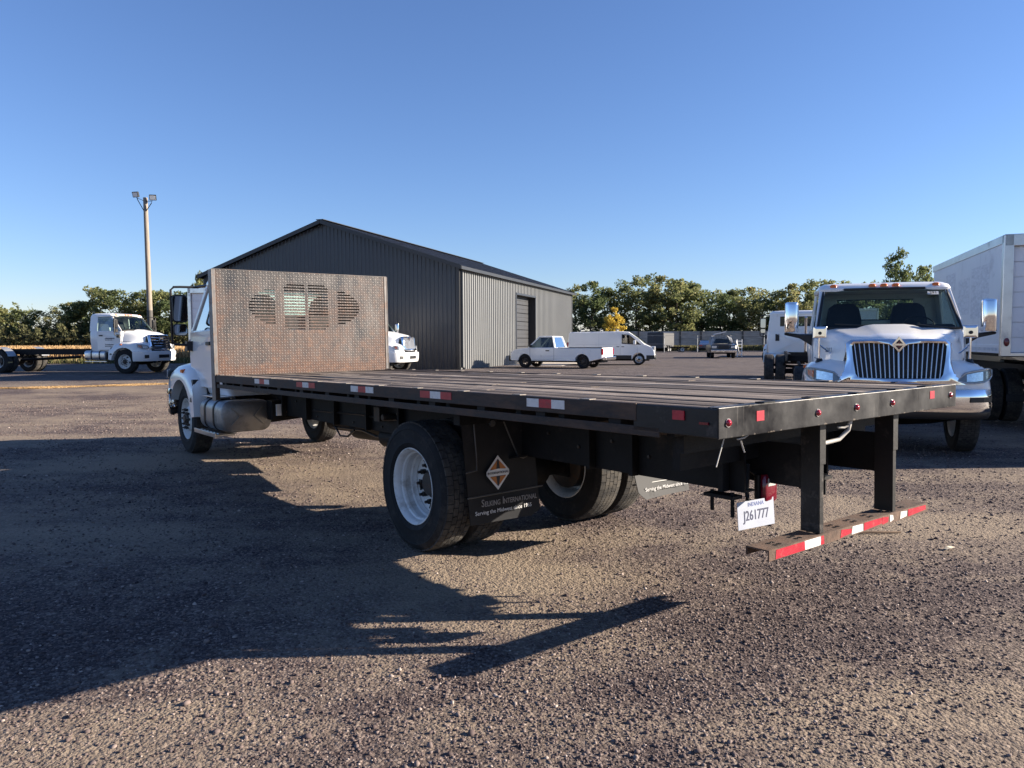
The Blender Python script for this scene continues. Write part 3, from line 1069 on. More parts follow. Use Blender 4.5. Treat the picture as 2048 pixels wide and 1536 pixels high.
def truck_cab(t, ox=0., oz=0., mirror='chrome', grille='v', bumper='chrome', number=None, sticker=None, door_text=None, hood_mirrors=True, xstamp=True, back_mat='paint_white'):
    off = (ox, 0, oz)

    def B():
        return MB(off)

    def T3(x, y, z):
        return (x + ox, y, z + oz)
    # ---- cab shell
    mb = B()
    mb.loft([rrect(-1.70, -.10, .97, .08, .92), rrect(-1.72, -.10, 1.03, .09, 1.08), rrect(-1.73, -.12, 1.065, .10, 1.45), rrect(-1.73, -.14, 1.055, .10, 1.74), rrect(-1.72, -.16, 1.035, .10, 1.82)])
    cab = mb.build('cab', 'paint_white', t, smooth=35)
    mb = B()
    for s in (1, -1):
        mb.bar((-.18, s * 1.0, 1.80), (-.74, s * .90, 2.48), .085, .07, up=(.7, 0, .6))
        # rear quarter panel and B post
        mb.loft([[(-1.725, s * 1.035, 1.80), (-1.36, s * 1.04, 1.80), (-1.36, s * .99, 1.80), (-1.725, s * .985, 1.80)],
                 [(-1.715, s * .955, 2.46), (-1.36, s * .96, 2.46), (-1.36, s * .91, 2.46), (-1.715, s * .905, 2.46)]])
        mb.bar((-1.4, s * .955, 2.45), (-.72, s * .905, 2.465), .07, .07)
    mb.build('pillar', 'paint_white', cab, bevel=.012)
    mb = B()
    mb.bb(-1.722, -1.675, -.985, .985, 1.79, 1.99)
    mb.bb(-1.715, -1.675, -.93, .93, 2.35, 2.47)
    for s in (1, -1):
        mb.bb(-1.72, -1.676, s * .60, s * .965, 1.985, 2.355)
    mb.build('back_panel', back_mat, cab, bevel=.01)
    mb = B()
    mb.loft([rrect(-1.73, -.63, .955, .12, 2.435), rrect(-1.735, -.62, .965, .13, 2.47), rrect(-1.72, -.66, .945, .14, 2.525), rrect(-1.66, -.78, .87, .16, 2.568), rrect(-1.5, -1.0, .65, .2, 2.588)])
    roof = mb.build('roof', 'paint_white', t, smooth=50)
    for y, x in ((-.74, -.665), (-.17, -.64), (0, -.638), (.17, -.64), (.74, -.665)):
        mb = B()
        mb.loft([rrect(x - .06, x + .035, .055, .03, 2.50), rrect(x - .055, x + .03, .052, .03, 2.535), rrect(x - .03, x + .015, .03, .014, 2.55)])
        mb.v = [(p[0], p[1] + y, p[2]) for p in mb.v]
        mb.build('marker_light', 'lens_amber', roof, smooth=50)
    # ---- glass
    rows, brd = [], []
    for k in range(7):
        f = k / 6
        w = 1.0 + (.885 - 1.0) * f
        rows.append([(-.135 - .56 * f + .10 * (1 - (j / 5) ** 2), w * j / 5, 1.83 + .635 * f) for j in range(-5, 6)])
    mb = B(); mb.grid(rows)
    ws = mb.build('windshield', 'glass', t, smooth=60)
    mb = B()     # black rubber surround
    per = rows[0] + [r[-1] for r in rows[1:-1]] + rows[-1][::-1] + [r[0] for r in rows[-2:0:-1]]
    mb.tube(per + [per[0]], .022, 6)
    mb.build('rubber_seal', 'plastic_black', ws, smooth=60)
    mb = B()
    for y0, y1, zz in ((-.75, -.05, 1.90), (.10, .80, 1.90)):
        mb.tube([(-.03, y1, 1.835), (-.10, (y0 + y1) / 2, 1.875), (-.15, y0, 1.90)], .012, 5)
    mb.build('wiper', 'plastic_black', ws)
    if sticker:
        mb = B()
        a = [(-.565, .60, 2.37), (-.525, .60, 2.32), (-.56, .76, 2.32), (-.60, .76, 2.37)]
        mb.add(a, [(0, 1, 2, 3)])
        # placed just in front of the glass
        mb.v = [(p[0] + .035, p[1], p[2] + .035) for p in mb.v]
        st = mb.build('price_sticker', 'tape_white', ws)
        mw = Matrix.Translation(T3(-.52, .68, 2.385)) @ Matrix.Rotation(R(12), 4, 'Z') @ Matrix.Rotation(R(90), 4, 'Z') @ Matrix.Rotation(R(50), 4, 'X')
        text(sticker, .075, 'lettering', 'dark_ink', ws, mw)
    mb = B(); mb.add([(-1.70, -.61, 1.98), (-1.70, .61, 1.98), (-1.70, .61, 2.36), (-1.70, -.61, 2.36)], [(0, 1, 2, 3)])
    rw = mb.build('rear_window', 'glass', t)
    mb = B(); q = [(-1.705, -.60, 1.99), (-1.705, .60, 1.99), (-1.705, .60, 2.35), (-1.705, -.60, 2.35)]
    mb.tube(q + [q[0]], .016, 5)
    mb.build('rubber_seal', 'plastic_black', rw)
    for s in (1, -1):
        dn = empty('door', parent=t)
        mb = B()
        dp = [(-1.34, 1.02), (-.22, 1.02), (-.20, 1.45), (-.22, 1.80), (-1.34, 1.80)]
        mb.loft([[(x, s * (1.055 if z < 1.1 else 1.066), z) for x, z in dp], [(x, s * (1.068 if z < 1.1 else 1.079 if z < 1.7 else 1.062), z) for x, z in dp]])
        mb.build('door_panel', 'paint_white', dn, bevel=.008)
        mb = B()
        mb.add([(-1.36, s * 1.02, 1.81), (-.22, s * 1.015, 1.81), (-.73, s * .925, 2.44), (-1.36, s * .945, 2.44)], [(0, 1, 2, 3)])
        mb.build('side_window', 'glass', dn)
        mb = B()
        mb.bb(-1.24, -1.06, s * 1.075, s * 1.095, 1.60, 1.65)
        mb.build('handle', 'plastic_black', dn, bevel=.008)
        if door_text and s < 0:
            for body, zz, sz in door_text:
                mw = Matrix.Translation(T3(-.78, -1.082, zz)) @ Matrix.Rotation(R(90), 4, 'X')
                text(body, sz, 'lettering', 'dark_ink', dn, mw)
    # ---- interior
    mb = B()
    mb.bb(-1.66, -.22, -.97, .97, 1.822, 1.826)
    mb.build('cab_floor', 'interior', t)
    mb = B()
    mb.loft([rrect(-.52, -.16, .95, .06, 1.826), rrect(-.50, -.18, .93, .06, 1.87), rrect(-.42, -.24, .9, .06, 1.89)])
    mb.build('dashboard', 'interior', t, smooth=40)
    for s, yy in ((1, .50), (-1, -.50)):
        mb = B()
        mb.loft([rrect(-1.52, -1.36, .27, .06, 1.83), rrect(-1.55, -1.40, .28, .07, 2.0), rrect(-1.58, -1.45, .24, .06, 2.2), rrect(-1.59, -1.48, .15, .05, 2.27)])
        mb.v = [(p[0], p[1] + yy, p[2]) for p in mb.v]
        mb.build('seat', 'seat', t, smooth=50)
    mb = B()
    pts = [(-.62 + .11 * math.cos(a) * .5, .5 + .21 * math.cos(a), 1.97 + .17 * math.sin(a)) for a in [2 * math.pi * k / 20 for k in range(21)]]
    pts = [(-.60 - .10 * math.sin(a), .5 + .22 * math.cos(a), 1.90 + .12 * math.sin(a)) for a in [2 * math.pi * k / 20 for k in range(21)]]
    mb.tube(pts, .014, 6)
    mb.tube([(-.45, .5, 1.86), (-.60, .5, 1.90)], .03, 6)
    mb.build('steering_wheel', 'plastic_black', t, smooth=50)
    if xstamp:
        mb = B()
        for s in (1, -1):
            mb.bar((-1.735, s * .80, 1.04), (-1.735, -s * .80, 1.74), .014, .05, up=(1, 0, 0))
        mb.bb(-1.742, -1.728, -.95, .95, 1.78, 1.80)
        mb.bb(-1.742, -1.728, -.5, .5, 1.02, 1.05)
        mb.build('stamped_rib', 'paint_white', cab)
        mb = B(); mb.bb(-1.75, -1.72, .62, .76, 1.44, 1.70)
        mb.build('cab_vent', 'plastic_black', cab)
    # ---- hood
    st = [(-.13, .985, 1.845, 1.30), (.12, .93, 1.82, 1.28), (.40, .84, 1.775, 1.25), (.65, .76, 1.725, 1.20), (.80, .70, 1.685, 1.15), (.85, .675, 1.645, 1.12)]
    rows = []
    for i, (x, w, zt, zl) in enumerate(st):
        sc = .045 * (1 - i / 5.)
        half = [(0, zt + sc), (.22 * w, zt + sc), (.34 * w, zt + sc * .6), (.46 * w, zt - .01), (.75 * w, zt - .015), (.90 * w, zt - .04), (.975 * w, zt - .10), (w, zt - .2), (w * 1.03, (zt + zl) / 2 - .06), (w * 1.05, zl)]
        xo = [0, 0, 0, 0, -.01, -.03, -.05, -.06, -.07, -.08] if i >= 4 else [0] * 10
        row = [(x + xo[k] - (.10 * (p[0] / w) ** 2 if i >= 3 else 0) + (.10 * (1 - (p[0] / w) ** 2) if i == 0 else 0), p[0], p[1]) for k, p in enumerate(half)]
        rows.append([(a, -b_, c_) for a, b_, c_ in row[::-1]] + row[1:])
    mb = B(); mb.grid(rows)
    hood = mb.build('hood', 'paint_white', t, smooth=40)
    mb = B()
    for edge in (0, -1):
        mb.tube([(r[edge][0], r[edge][1] * 1.004, r[edge][2] + .075) for r in rows[:5]], .006, 5)
    mb.build('hood_gap', 'plastic_black', hood)
    if number:
        mw = Matrix.Translation(T3(.52, -.885, 1.50)) @ Matrix.Rotation(R(17), 4, 'Z') @ Matrix.Rotation(R(83), 4, 'X')
        text(number, .10, 'lettering', 'dark_ink', hood, mw, width=.8)
    # ---- fenders
    prof = [(-.735, .60), (-.725, .80), (-.70, 1.0), (-.60, 1.17), (-.40, 1.285), (-.15, 1.335), (.12, 1.345), (.38, 1.335), (.60, 1.29), (.74, 1.21), (.80, 1.10), (.80, .96)]
    arc = []
    for k in range(12):
        a = R(172 - k * (172 - 28) / 11.)
        arc.append((.61 * math.cos(a), .50 + .61 * math.sin(a)))
    for s in (1, -1):
        rows = []
        for yy, dz, sx in ((.62, .06, 1.16), (.80, .035, 1.13), (.98, .0, 1.06), (1.10, -.035, .99), (1.165, -.09, .93), (1.195, -.16, .89)):
            rows.append([((x if x < 0 else x * sx), s * yy, z if z < .9 and x < 0 else (z + dz if z > 1.0 else z)) for x, z in prof])
        rows.append([(x * .99, s * 1.20, z) for x, z in arc])
        rows.append([(x * .97, s * 1.02, z - .01) for x, z in arc])
        mb = B(); mb.grid(rows)
        fd = mb.build('fender', 'paint_white', t, smooth=45)
        # front apron under the lamp
        plan = [(.905, .70), (.90, .80), (.875, .93), (.82, 1.06), (.72, 1.16), (.60, 1.20)]
        mb = B(); mb.grid([[(x, s * y, .955) for x, y in plan], [(x + .004, s * (y + .002), 1.06) for x, y in plan], [(x - .03, s * (y - .008), 1.20) for x, y in plan], [(x - .13, s * (y - .07), 1.27) for x, y in plan]])
        mb.build('nose_panel', 'paint_white', fd, smooth=50)
        # headlamp: housing + lens + amber lamp
        zz = [(1.08, 1.10), (1.055, 1.185), (1.05, 1.215), (1.065, 1.235), (1.10, 1.245), (1.15, 1.235)]
        lamp = [(.915, .74), (.905, .83), (.87, .95), (.815, 1.07), (.74, 1.15), (.66, 1.195)]
        mb = B(); mb.grid([[(x - .02, s * y, zz[i][0] - .012) for i, (x, y) in enumerate(lamp)], [(x + .012, s * (y + .006), zz[i][0] - .012) for i, (x, y) in enumerate(lamp)], [(x - .012, s * y, zz[i][1] + .012) for i, (x, y) in enumerate(lamp)], [(x - .05, s * y, zz[i][1] + .012) for i, (x, y) in enumerate(lamp)]])
        hl = mb.build('headlight', 'lamp_dark', fd, smooth=50)

        def lp(u, v, o=0.):          # point on the lamp face: u across, v up
            k = min(int(u * 5), 4)
            f_ = u * 5 - k
            x = lamp[k][0] * (1 - f_) + lamp[k + 1][0] * f_
            y = lamp[k][1] * (1 - f_) + lamp[k + 1][1] * f_
            zl = zz[k][0] * (1 - f_) + zz[k + 1][0] * f_
            zh = zz[k][1] * (1 - f_) + zz[k + 1][1] * f_
            return (x + .014 - .022 * v + o, s * (y + .006 + o * .5), zl + (zh - zl) * v)
        mb = B(); mb.grid([[lp(u, v, .004) for u in (.22, .30, .40, .50, .58)] for v in (.14, .3, .5, .7, .86)])
        mb.build('reflector', 'lamp_reflector', hl, smooth=50)
        mb = B(); mb.grid([[lp(u, v, .004) for u in (.66, .74, .82, .90)] for v in (.18, .5, .82)])
        mb.build('turn_lamp', 'lens_amber' if s < 0 else 'lamp_reflector', hl, smooth=50)
        rim_ = [lp(u / 10, 0, .006) for u in range(11)] + [lp(1 - u / 10, 1, .006) for u in range(11)]
        mb = B(); mb.tube(rim_ + [rim_[0]], .008, 5)
        mb.build('lamp_bezel', 'lamp_clear', hl, smooth=60)
        mb = B(); mb.grid([[lp(u / 10, v, .010) for u in range(11)] for v in (0, .33, .66, 1)])
        mb.build('lens', 'lens_clear', hl, smooth=60)
        mb = B(); mb.loft([[(-.13 + .06 * math.cos(a), s * 1.125, 1.235 + .035 * math.sin(a)) for a in [k * math.pi / 6 for k in range(12)]], [(-.13 + .05 * math.cos(a), s * 1.20, 1.235 + .025 * math.sin(a)) for a in [k * math.pi / 6 for k in range(12)]]])
        mb.build('side_marker', 'lens_amber', fd, smooth=50)
        mb = B(); mb.loft([[(-.66, s * 1.08, .80), (-.56, s * 1.10, .80), (-.52, s * 1.10, 1.12), (-.62, s * 1.08, 1.12)], [(-.66, s * 1.206, .80), (-.56, s * 1.206, .80), (-.54, s * 1.165, 1.12), (-.63, s * 1.165, 1.12)]])
        mb.build('fender_vent', 'plastic_black', fd, bevel=.01)
        # inner wheel well, dark
        mb = B(); mb.grid([[(x * .985, s * 1.0, z - .01) for x, z in arc], [(x * .985, s * .55, z - .01) for x, z in arc]])
        mb.build('wheel_well', 'plastic_black', fd)
        # rear skirt between fender and cab
        mb = B(); mb.bb(-.74, -.30, s * .60, s * 1.0, .55, 1.1)
        mb.build('splash_guard', 'plastic_black', fd)
        if hood_mirrors:
            hm = empty('hood_mirror', parent=fd)
            mb = B()
            mb.loft([rrect(.30, .44, .065, .06, 1.30), rrect(.33, .41, .035, .03, 1.375)])
            mb.v = [(p[0], p[1] + s * 1.0, p[2]) for p in mb.v]
            mb.build('mirror_foot', 'plastic_black', hm, smooth=50)
            mb = B()
            mb.tube([(.37, s * 1.0, 1.36), (.37, s * 1.005, 1.70)], .016, 8)
            mb.tube([(.37, s * 1.0, 1.58), (.42, s * .86, 1.46), (.45, s * .76, 1.415), (.45, s * .72, 1.412)], .011, 6)
            mb.build('mirror_post', 'chrome', hm, smooth=50)
            mb = B()
            mb.loft([[(.36 + xx, s * 1.0 + y, 1.765 + z) for y, z in ((-.1 * k, -.09 * k), (.1 * k, -.09 * k), (.1 * k, .09 * k), (-.1 * k, .09 * k))] for xx, k in ((0, .97), (.012, 1), (.03, .9), (.035, .6))])
            mb.build('mirror_head', 'chrome', hm, bevel=.008)
            mb = B(); mb.lathe([(.026, .0), (.026, .03), (.001, .03)], 10, (.385, s * 1.0, 1.755), 'x')
            mb.build('mirror_pivot', 'plastic_black', hm)
    # ---- grille
    inner = [(0, 1.50), (.12, 1.59), (.35, 1.61), (.575, 1.605), (.605, 1.56), (.585, 1.36), (.555, 1.17), (.52, 1.115), (.2, 1.105), (0, 1.105)]
    outer = [(0, 1.66), (.14, 1.665), (.38, 1.665), (.60, 1.655), (.675, 1.60), (.66, 1.38), (.70, 1.20), (.84, 1.03), (.4, 1.02), (0, 1.02)]

    def gx(y, z):
        return .965 - (z - 1.07) * .18 - .055 * (y / .8) ** 2

    def full(h):
        return [(-y, z) for y, z in h[::-1][:-1]] + h[:-1] if False else [(y, z) for y, z in h] + [(-y, z) for y, z in h[::-1][1:-1]]
    gi, go = full(inner), full(outer)
    mb = B()
    mb.loft([[(gx(y, z) - .06, y * 1.01, z) for y, z in go], [(gx(y, z), y, z) for y, z in go], [(gx(y * .5 + Y * .5, z * .5 + Z * .5) + .035, y * .45 + Y * .55, z * .45 + Z * .55) for (y, z), (Y, Z) in zip(go, gi)], [(gx(y, z) + .025, y, z) for y, z in gi], [(gx(y, z) - .09, y, z) for y, z in gi]], caps=False)
    gr = mb.build('grille', 'chrome', t, smooth=50)
    mb = B(); mb.add([(gx(y, z) - .085, y, z) for y, z in gi], [tuple(range(len(gi)))])
    mb.build('grille_backing', 'plastic_black', gr)
    mb = B()
    if grille == 'v':
        for k in range(-9, 10):
            yt = k * .0632
            ztop = 1.60 if abs(yt) > .12 else 1.50 + abs(yt) / .12 * .09
            mb.bar((gx(yt, ztop) - .03, yt, ztop), (gx(yt * .90, 1.108) - .01, yt * .90, 1.108), .05, .011 if k else .02, up=(0, 1, 0))
            # the bar's broad side runs fore-aft
        for b0 in range(0):
            pass
    else:
        for k in range(4):
            z = 1.17 + k * .115
            w = .45 + (z - 1.12) * .30
            n = 8
            mb.loft([[(gx(y, z) + .03 + dx, y, z + dz) for dx, dz in ((0, -.028), (.012, .0), (-.02, .03), (-.05, .02), (-.05, -.02))] for y in [w * (j / n * 2 - 1) for j in range(n + 1)]])
    mb.build('grille_bar', 'bar_metal' if grille == 'v' else 'chrome', gr, smooth=40)
    em = MB(off)
    if grille == 'v':
        for (rad, xx, mt) in ((.115, .045, 0), (.075, .052, 1), (.052, .057, 2)):
            em.mi = mt
            zc = 1.585
            em.loft([[(gx(0, zc) + xx - .02, a * rad * .80, zc + b_ * rad) for a, b_ in ((0, 1), (1, 0), (0, -1), (-1, 0))], [(gx(0, zc) + xx, a * rad * .78, zc + b_ * rad * .97) for a, b_ in ((0, 1), (1, 0), (0, -1), (-1, 0))]])
        em.mi = 0
        em.bb(gx(0, 1.585) + .05, gx(0, 1.585) + .06, -.055, .055, 1.572, 1.598)
        em.build('emblem', ['chrome', 'plastic_black', 'lens_darkred'], gr)
    else:
        zc = 1.50
        em.loft([[(gx(0, zc) + .03 + dx, .13 * k * math.cos(a), zc + .075 * k * math.sin(a)) for a in [2 * math.pi * i / 20 for i in range(20)]] for dx, k in ((0, 1), (.035, .95), (.04, .8))])
        em.mi = 1
        for s_ in (1, -1):
            em.loft([[(gx(0, zc) + .073 + dx, .05 * math.cos(a) + s_ * .048, zc + .04 * math.sin(a)) for a in [2 * math.pi * i / 12 for i in range(12)]] for dx in (0, .004)])
        em.build('emblem', ['chrome', 'dark_ink'], gr)
    # ---- bumper
    plan = [(1.06, 0), (1.055, .35), (1.03, .65), (.98, .88), (.90, 1.05), (.78, 1.17), (.62, 1.225), (.46, 1.235)]
    pl = [(x, -y) for x, y in plan[::-1]] + plan[1:]
    nrm = []
    for i in range(len(pl)):
        a, b_ = pl[max(i - 1, 0)], pl[min(i + 1, len(pl) - 1)]
        d = Vector((b_[0] - a[0], b_[1] - a[1])).normalized()
        nrm.append((d.y, -d.x))
    def strip(mb, sec):
        mb.grid([[(pl[i][0] + nrm[i][0] * o_, pl[i][1] + nrm[i][1] * o_, z) for i in range(len(pl))] for z, o_ in sec])
    bm_ = 'chrome' if bumper == 'chrome' else 'paint_white'
    mb = B()
    if bumper == 'chrome':
        strip(mb, [(.955, -.07), (.962, -.02), (.945, .0), (.86, .012), (.80, .008), (.72, .018), (.655, .0), (.645, -.03)])
    else:
        strip(mb, [(.955, -.07), (.962, -.02), (.94, .01), (.80, .012), (.62, .0), (.53, -.03), (.525, -.07)])
    bp = mb.build('bumper', bm_, t, smooth=45)
    if bumper == 'chrome':
        mb = B()
        strip(mb, [(.65, -.005), (.60, -.004), (.555, -.03), (.545, -.08)])
        mb.build('bumper_valance', 'plastic_black', bp, smooth=45)
    mb = B()
    for i0, i1 in ((2, 4), (10, 12)) if bumper == 'chrome' else ((3, 4), (10, 11), (6, 8)):
        z0_, z1_ = (.79, .86) if bumper == 'chrome' else (.66, .80)
        sec = [(z0_, .0), (z0_, .022), (z1_, .022), (z1_, .0)]
        mb.grid([[(pl[i][0] + nrm[i][0] * o_, pl[i][1] + nrm[i][1] * o_, z) for i in range(i0, i1 + 1)] for z, o_ in sec])
    mb.build('bumper_opening', 'plastic_black', bp)
    # ---- door mirrors
    for s in (1, -1):
        mr = empty('door_mirror', parent=t)
        if mirror == 'chrome':
            mb = B()
            mb.loft([[(x, s * y, z) for x, y, z in ((-.44, 1.05, 1.56), (-.28, 1.05, 1.54), (-.28, 1.05, 1.74), (-.44, 1.05, 1.76))], [(x, s * y, z) for x, y, z in ((-.40, 1.26, 1.68), (-.28, 1.26, 1.68), (-.28, 1.26, 1.745), (-.40, 1.26, 1.755))], [(x, s * y, z) for x, y, z in ((-.40, 1.49, 1.735), (-.26, 1.49, 1.735), (-.26, 1.49, 1.77), (-.40, 1.49, 1.78))]])
            mb.build('mirror_arm', 'plastic_black', mr, bevel=.02)
            mb = B()
            rings = [rrect(-.36, -.20, .100, .06, 1.775), rrect(-.37, -.19, .104, .07, 1.80), rrect(-.37, -.19, .104, .07, 2.21), rrect(-.36, -.20, .097, .06, 2.245), rrect(-.33, -.24, .072, .03, 2.26)]
            mb.loft(rings)
            mb.v = [(p[0], p[1] + s * 1.385, p[2]) for p in mb.v]
            mb.build('mirror_shell', 'chrome', mr, smooth=50)
            mb = B(); mb.bb(-.378, -.370, s * 1.30, s * 1.465, 1.83, 2.20)
            mb.build('mirror_glass', 'mirror', mr)
        else:
            mb = B()
            mb.tube([(-.30, s * .95, 2.455), (-.28, s * 1.20, 2.455), (-.28, s * 1.29, 2.45), (-.28, s * 1.33, 2.41), (-.28, s * 1.335, 1.66), (-.28, s * 1.30, 1.625), (-.28, s * 1.04, 1.61)], .017, 8)
            mb.tube([(-.72, s * .93, 2.455), (-.30, s * .97, 2.46)], .022, 6)
            mb.bb(-.34, -.22, s * 1.04, s * 1.15, 1.53, 1.67)
            mb.build('mirror_bracket', 'plastic_black', mr, smooth=50)
            for z0_, z1_, w in ((1.94, 2.34, .105), (1.75, 1.92, .098)):
                mb = B()
                zc, hz = (z0_ + z1_) / 2, (z1_ - z0_) / 2
                def rr2(x, k):
                    pts = []
                    rad = .045 * k
                    for cy, cz, a0 in ((w * k - rad, hz * k - rad, 0), (-w * k + rad, hz * k - rad, 90), (-w * k + rad, -hz * k + rad, 180), (w * k - rad, -hz * k + rad, 270)):
                        for q in range(4):
                            a = R(a0 + 30 * q)
                            pts.append((x, s * 1.225 + cy + rad * math.cos(a), zc + cz + rad * math.sin(a)))
                    return pts
                mb.loft([rr2(-.335, .97), rr2(-.325, 1), rr2(-.28, .98), rr2(-.25, .8)])
                o = mb.build('mirror_head', 'plastic_black', mr, smooth=45)
                mb = B(); mb.add(rr2(-.3365, .88), [tuple(range(16))])
                mb.build('mirror_glass', 'mirror', mr)
    return cab


def chassis(t, x0, x1, z0=.78, z1=1.05, mat='frame_black', cross=True):
    for s in (1, -1):
        mb = MB()
        y = s * .43
        mb.bb(x0, x1, y - .008, y + .008, z0, z1)
        mb.bb(x0, x1, y - s * .085, y - s * .008, z0, z0 + .012)
        mb.bb(x0, x1, y - s * .085, y - s * .008, z1 - .012, z1)
        mb.build('frame_rail', mat, t)
    if cross:
        mb = MB()
        x = x0 + .2
        while x < x1:
            mb.bb(x, x + .08, -.42, .42, z0 + .04, z1 - .04)
            x += 1.5
        mb.build('cross_member', mat, t)


def rear_axle(t, x, z=.51):
    mb = MB()
    mb.tube([(x, -.86, z), (x, -.3, z), (x, -.2, z), (x, .2, z), (x, .3, z), (x, .86, z)], [.075, .08, .16, .16, .08, .075], 12)
    mb.lathe([(.05, .12), (.19, .06), (.21, 0), (.19, -.06), (.05, -.12)], 16, (x, 0, z), 'x')
    mb.tube([(x + .1, 0, z + .03), (x + 3.2, 0, z + .18)], .06, 8)
    for s in (1, -1):
        for k in range(5):
            l = .72 - k * .12
            mb.bar((x - l, s * .52, z + .16 + k * -.018 + .10), (x, s * .52, z + .12 + k * -.018), .08, .014)
            mb.bar((x + l, s * .52, z + .16 + k * -.018 + .10), (x, s * .52, z + .12 + k * -.018), .08, .014)
        mb.bb(x - .1, x + .1, s * .47, s * .57, z - .1, z + .18)
    mb.build('rear_axle', 'frame_black', t, smooth=40)


def front_axle(t, x, z=.51):
    mb = MB()
    mb.tube([(x, -.9, z), (x, -.6, z - .06), (x, 0, z - .1), (x, .6, z - .06), (x, .9, z)], .06, 8)
    mb.bb(x - .5, x + .7, -.35, .35, z + .02, z + .5)
    for s in (1, -1):
        mb.bar((x - .7, s * .44, z + .22), (x, s * .44, z + .06), .08, .05)
        mb.bar((x + .6, s * .44, z + .22), (x, s * .44, z + .06), .08, .05)
    mb.build('front_axle', 'frame_black', t)


def fuel_tank(t, x0, x1, yo, yi, z0, z1, s=1, mat='tank_grey', n=6):
    tk = empty('fuel_tank', parent=t)
    def ring(x, k):
        pts = []
        w, h = (yo - yi) / 2 * k, (z1 - z0) / 2 * k
        r = min(w, h) * .62
        cy, cz = (yo + yi) / 2, (z0 + z1) / 2
        for ay, az, a0 in ((w - r, h - r, 0), (-w + r, h - r, 90), (-w + r, -h + r, 180), (w - r, -h + r, 270)):
            for q in range(n):
                a = R(a0 + 90 * q / (n - 1))
                pts.append((x, s * (cy + ay + r * math.cos(a)), cz + az + r * math.sin(a)))
        return pts
    mb = MB()
    mb.loft([ring(x0, .93), ring(x0 + .012, .985), ring(x0 + .03, 1), ring(x1 - .03, 1), ring(x1 - .012, .985), ring(x1, .93)])
    mb.build('tank_shell', mat, tk, smooth=40)
    cy, cz = s * (yo + yi) / 2, (z0 + z1) / 2
    hw, hh = (yo - yi) / 2 * .62, (z1 - z0) / 2 * .55
    mb = MB()
    for a in (1, -1):
        mb.bar((x0 - .004, cy + a * hw, cz + hh), (x0 - .004, cy + a * hw * .45, cz), .012, .022, up=(1, 0, 0))
        mb.bar((x0 - .004, cy + a * hw, cz - hh), (x0 - .004, cy + a * hw * .45, cz), .012, .022, up=(1, 0, 0))
    mb.build('pressed_rib', mat, tk)
    for xx in (x0 + (x1 - x0) * .32, x0 + (x1 - x0) * .72):
        mb = MB()
        mb.loft([ring(xx, 1.012), ring(xx, 1.03), ring(xx + .05, 1.03), ring(xx + .05, 1.012)], caps=False)
        mb.build('tank_strap', 'steel_black', tk, smooth=40)
    return tk


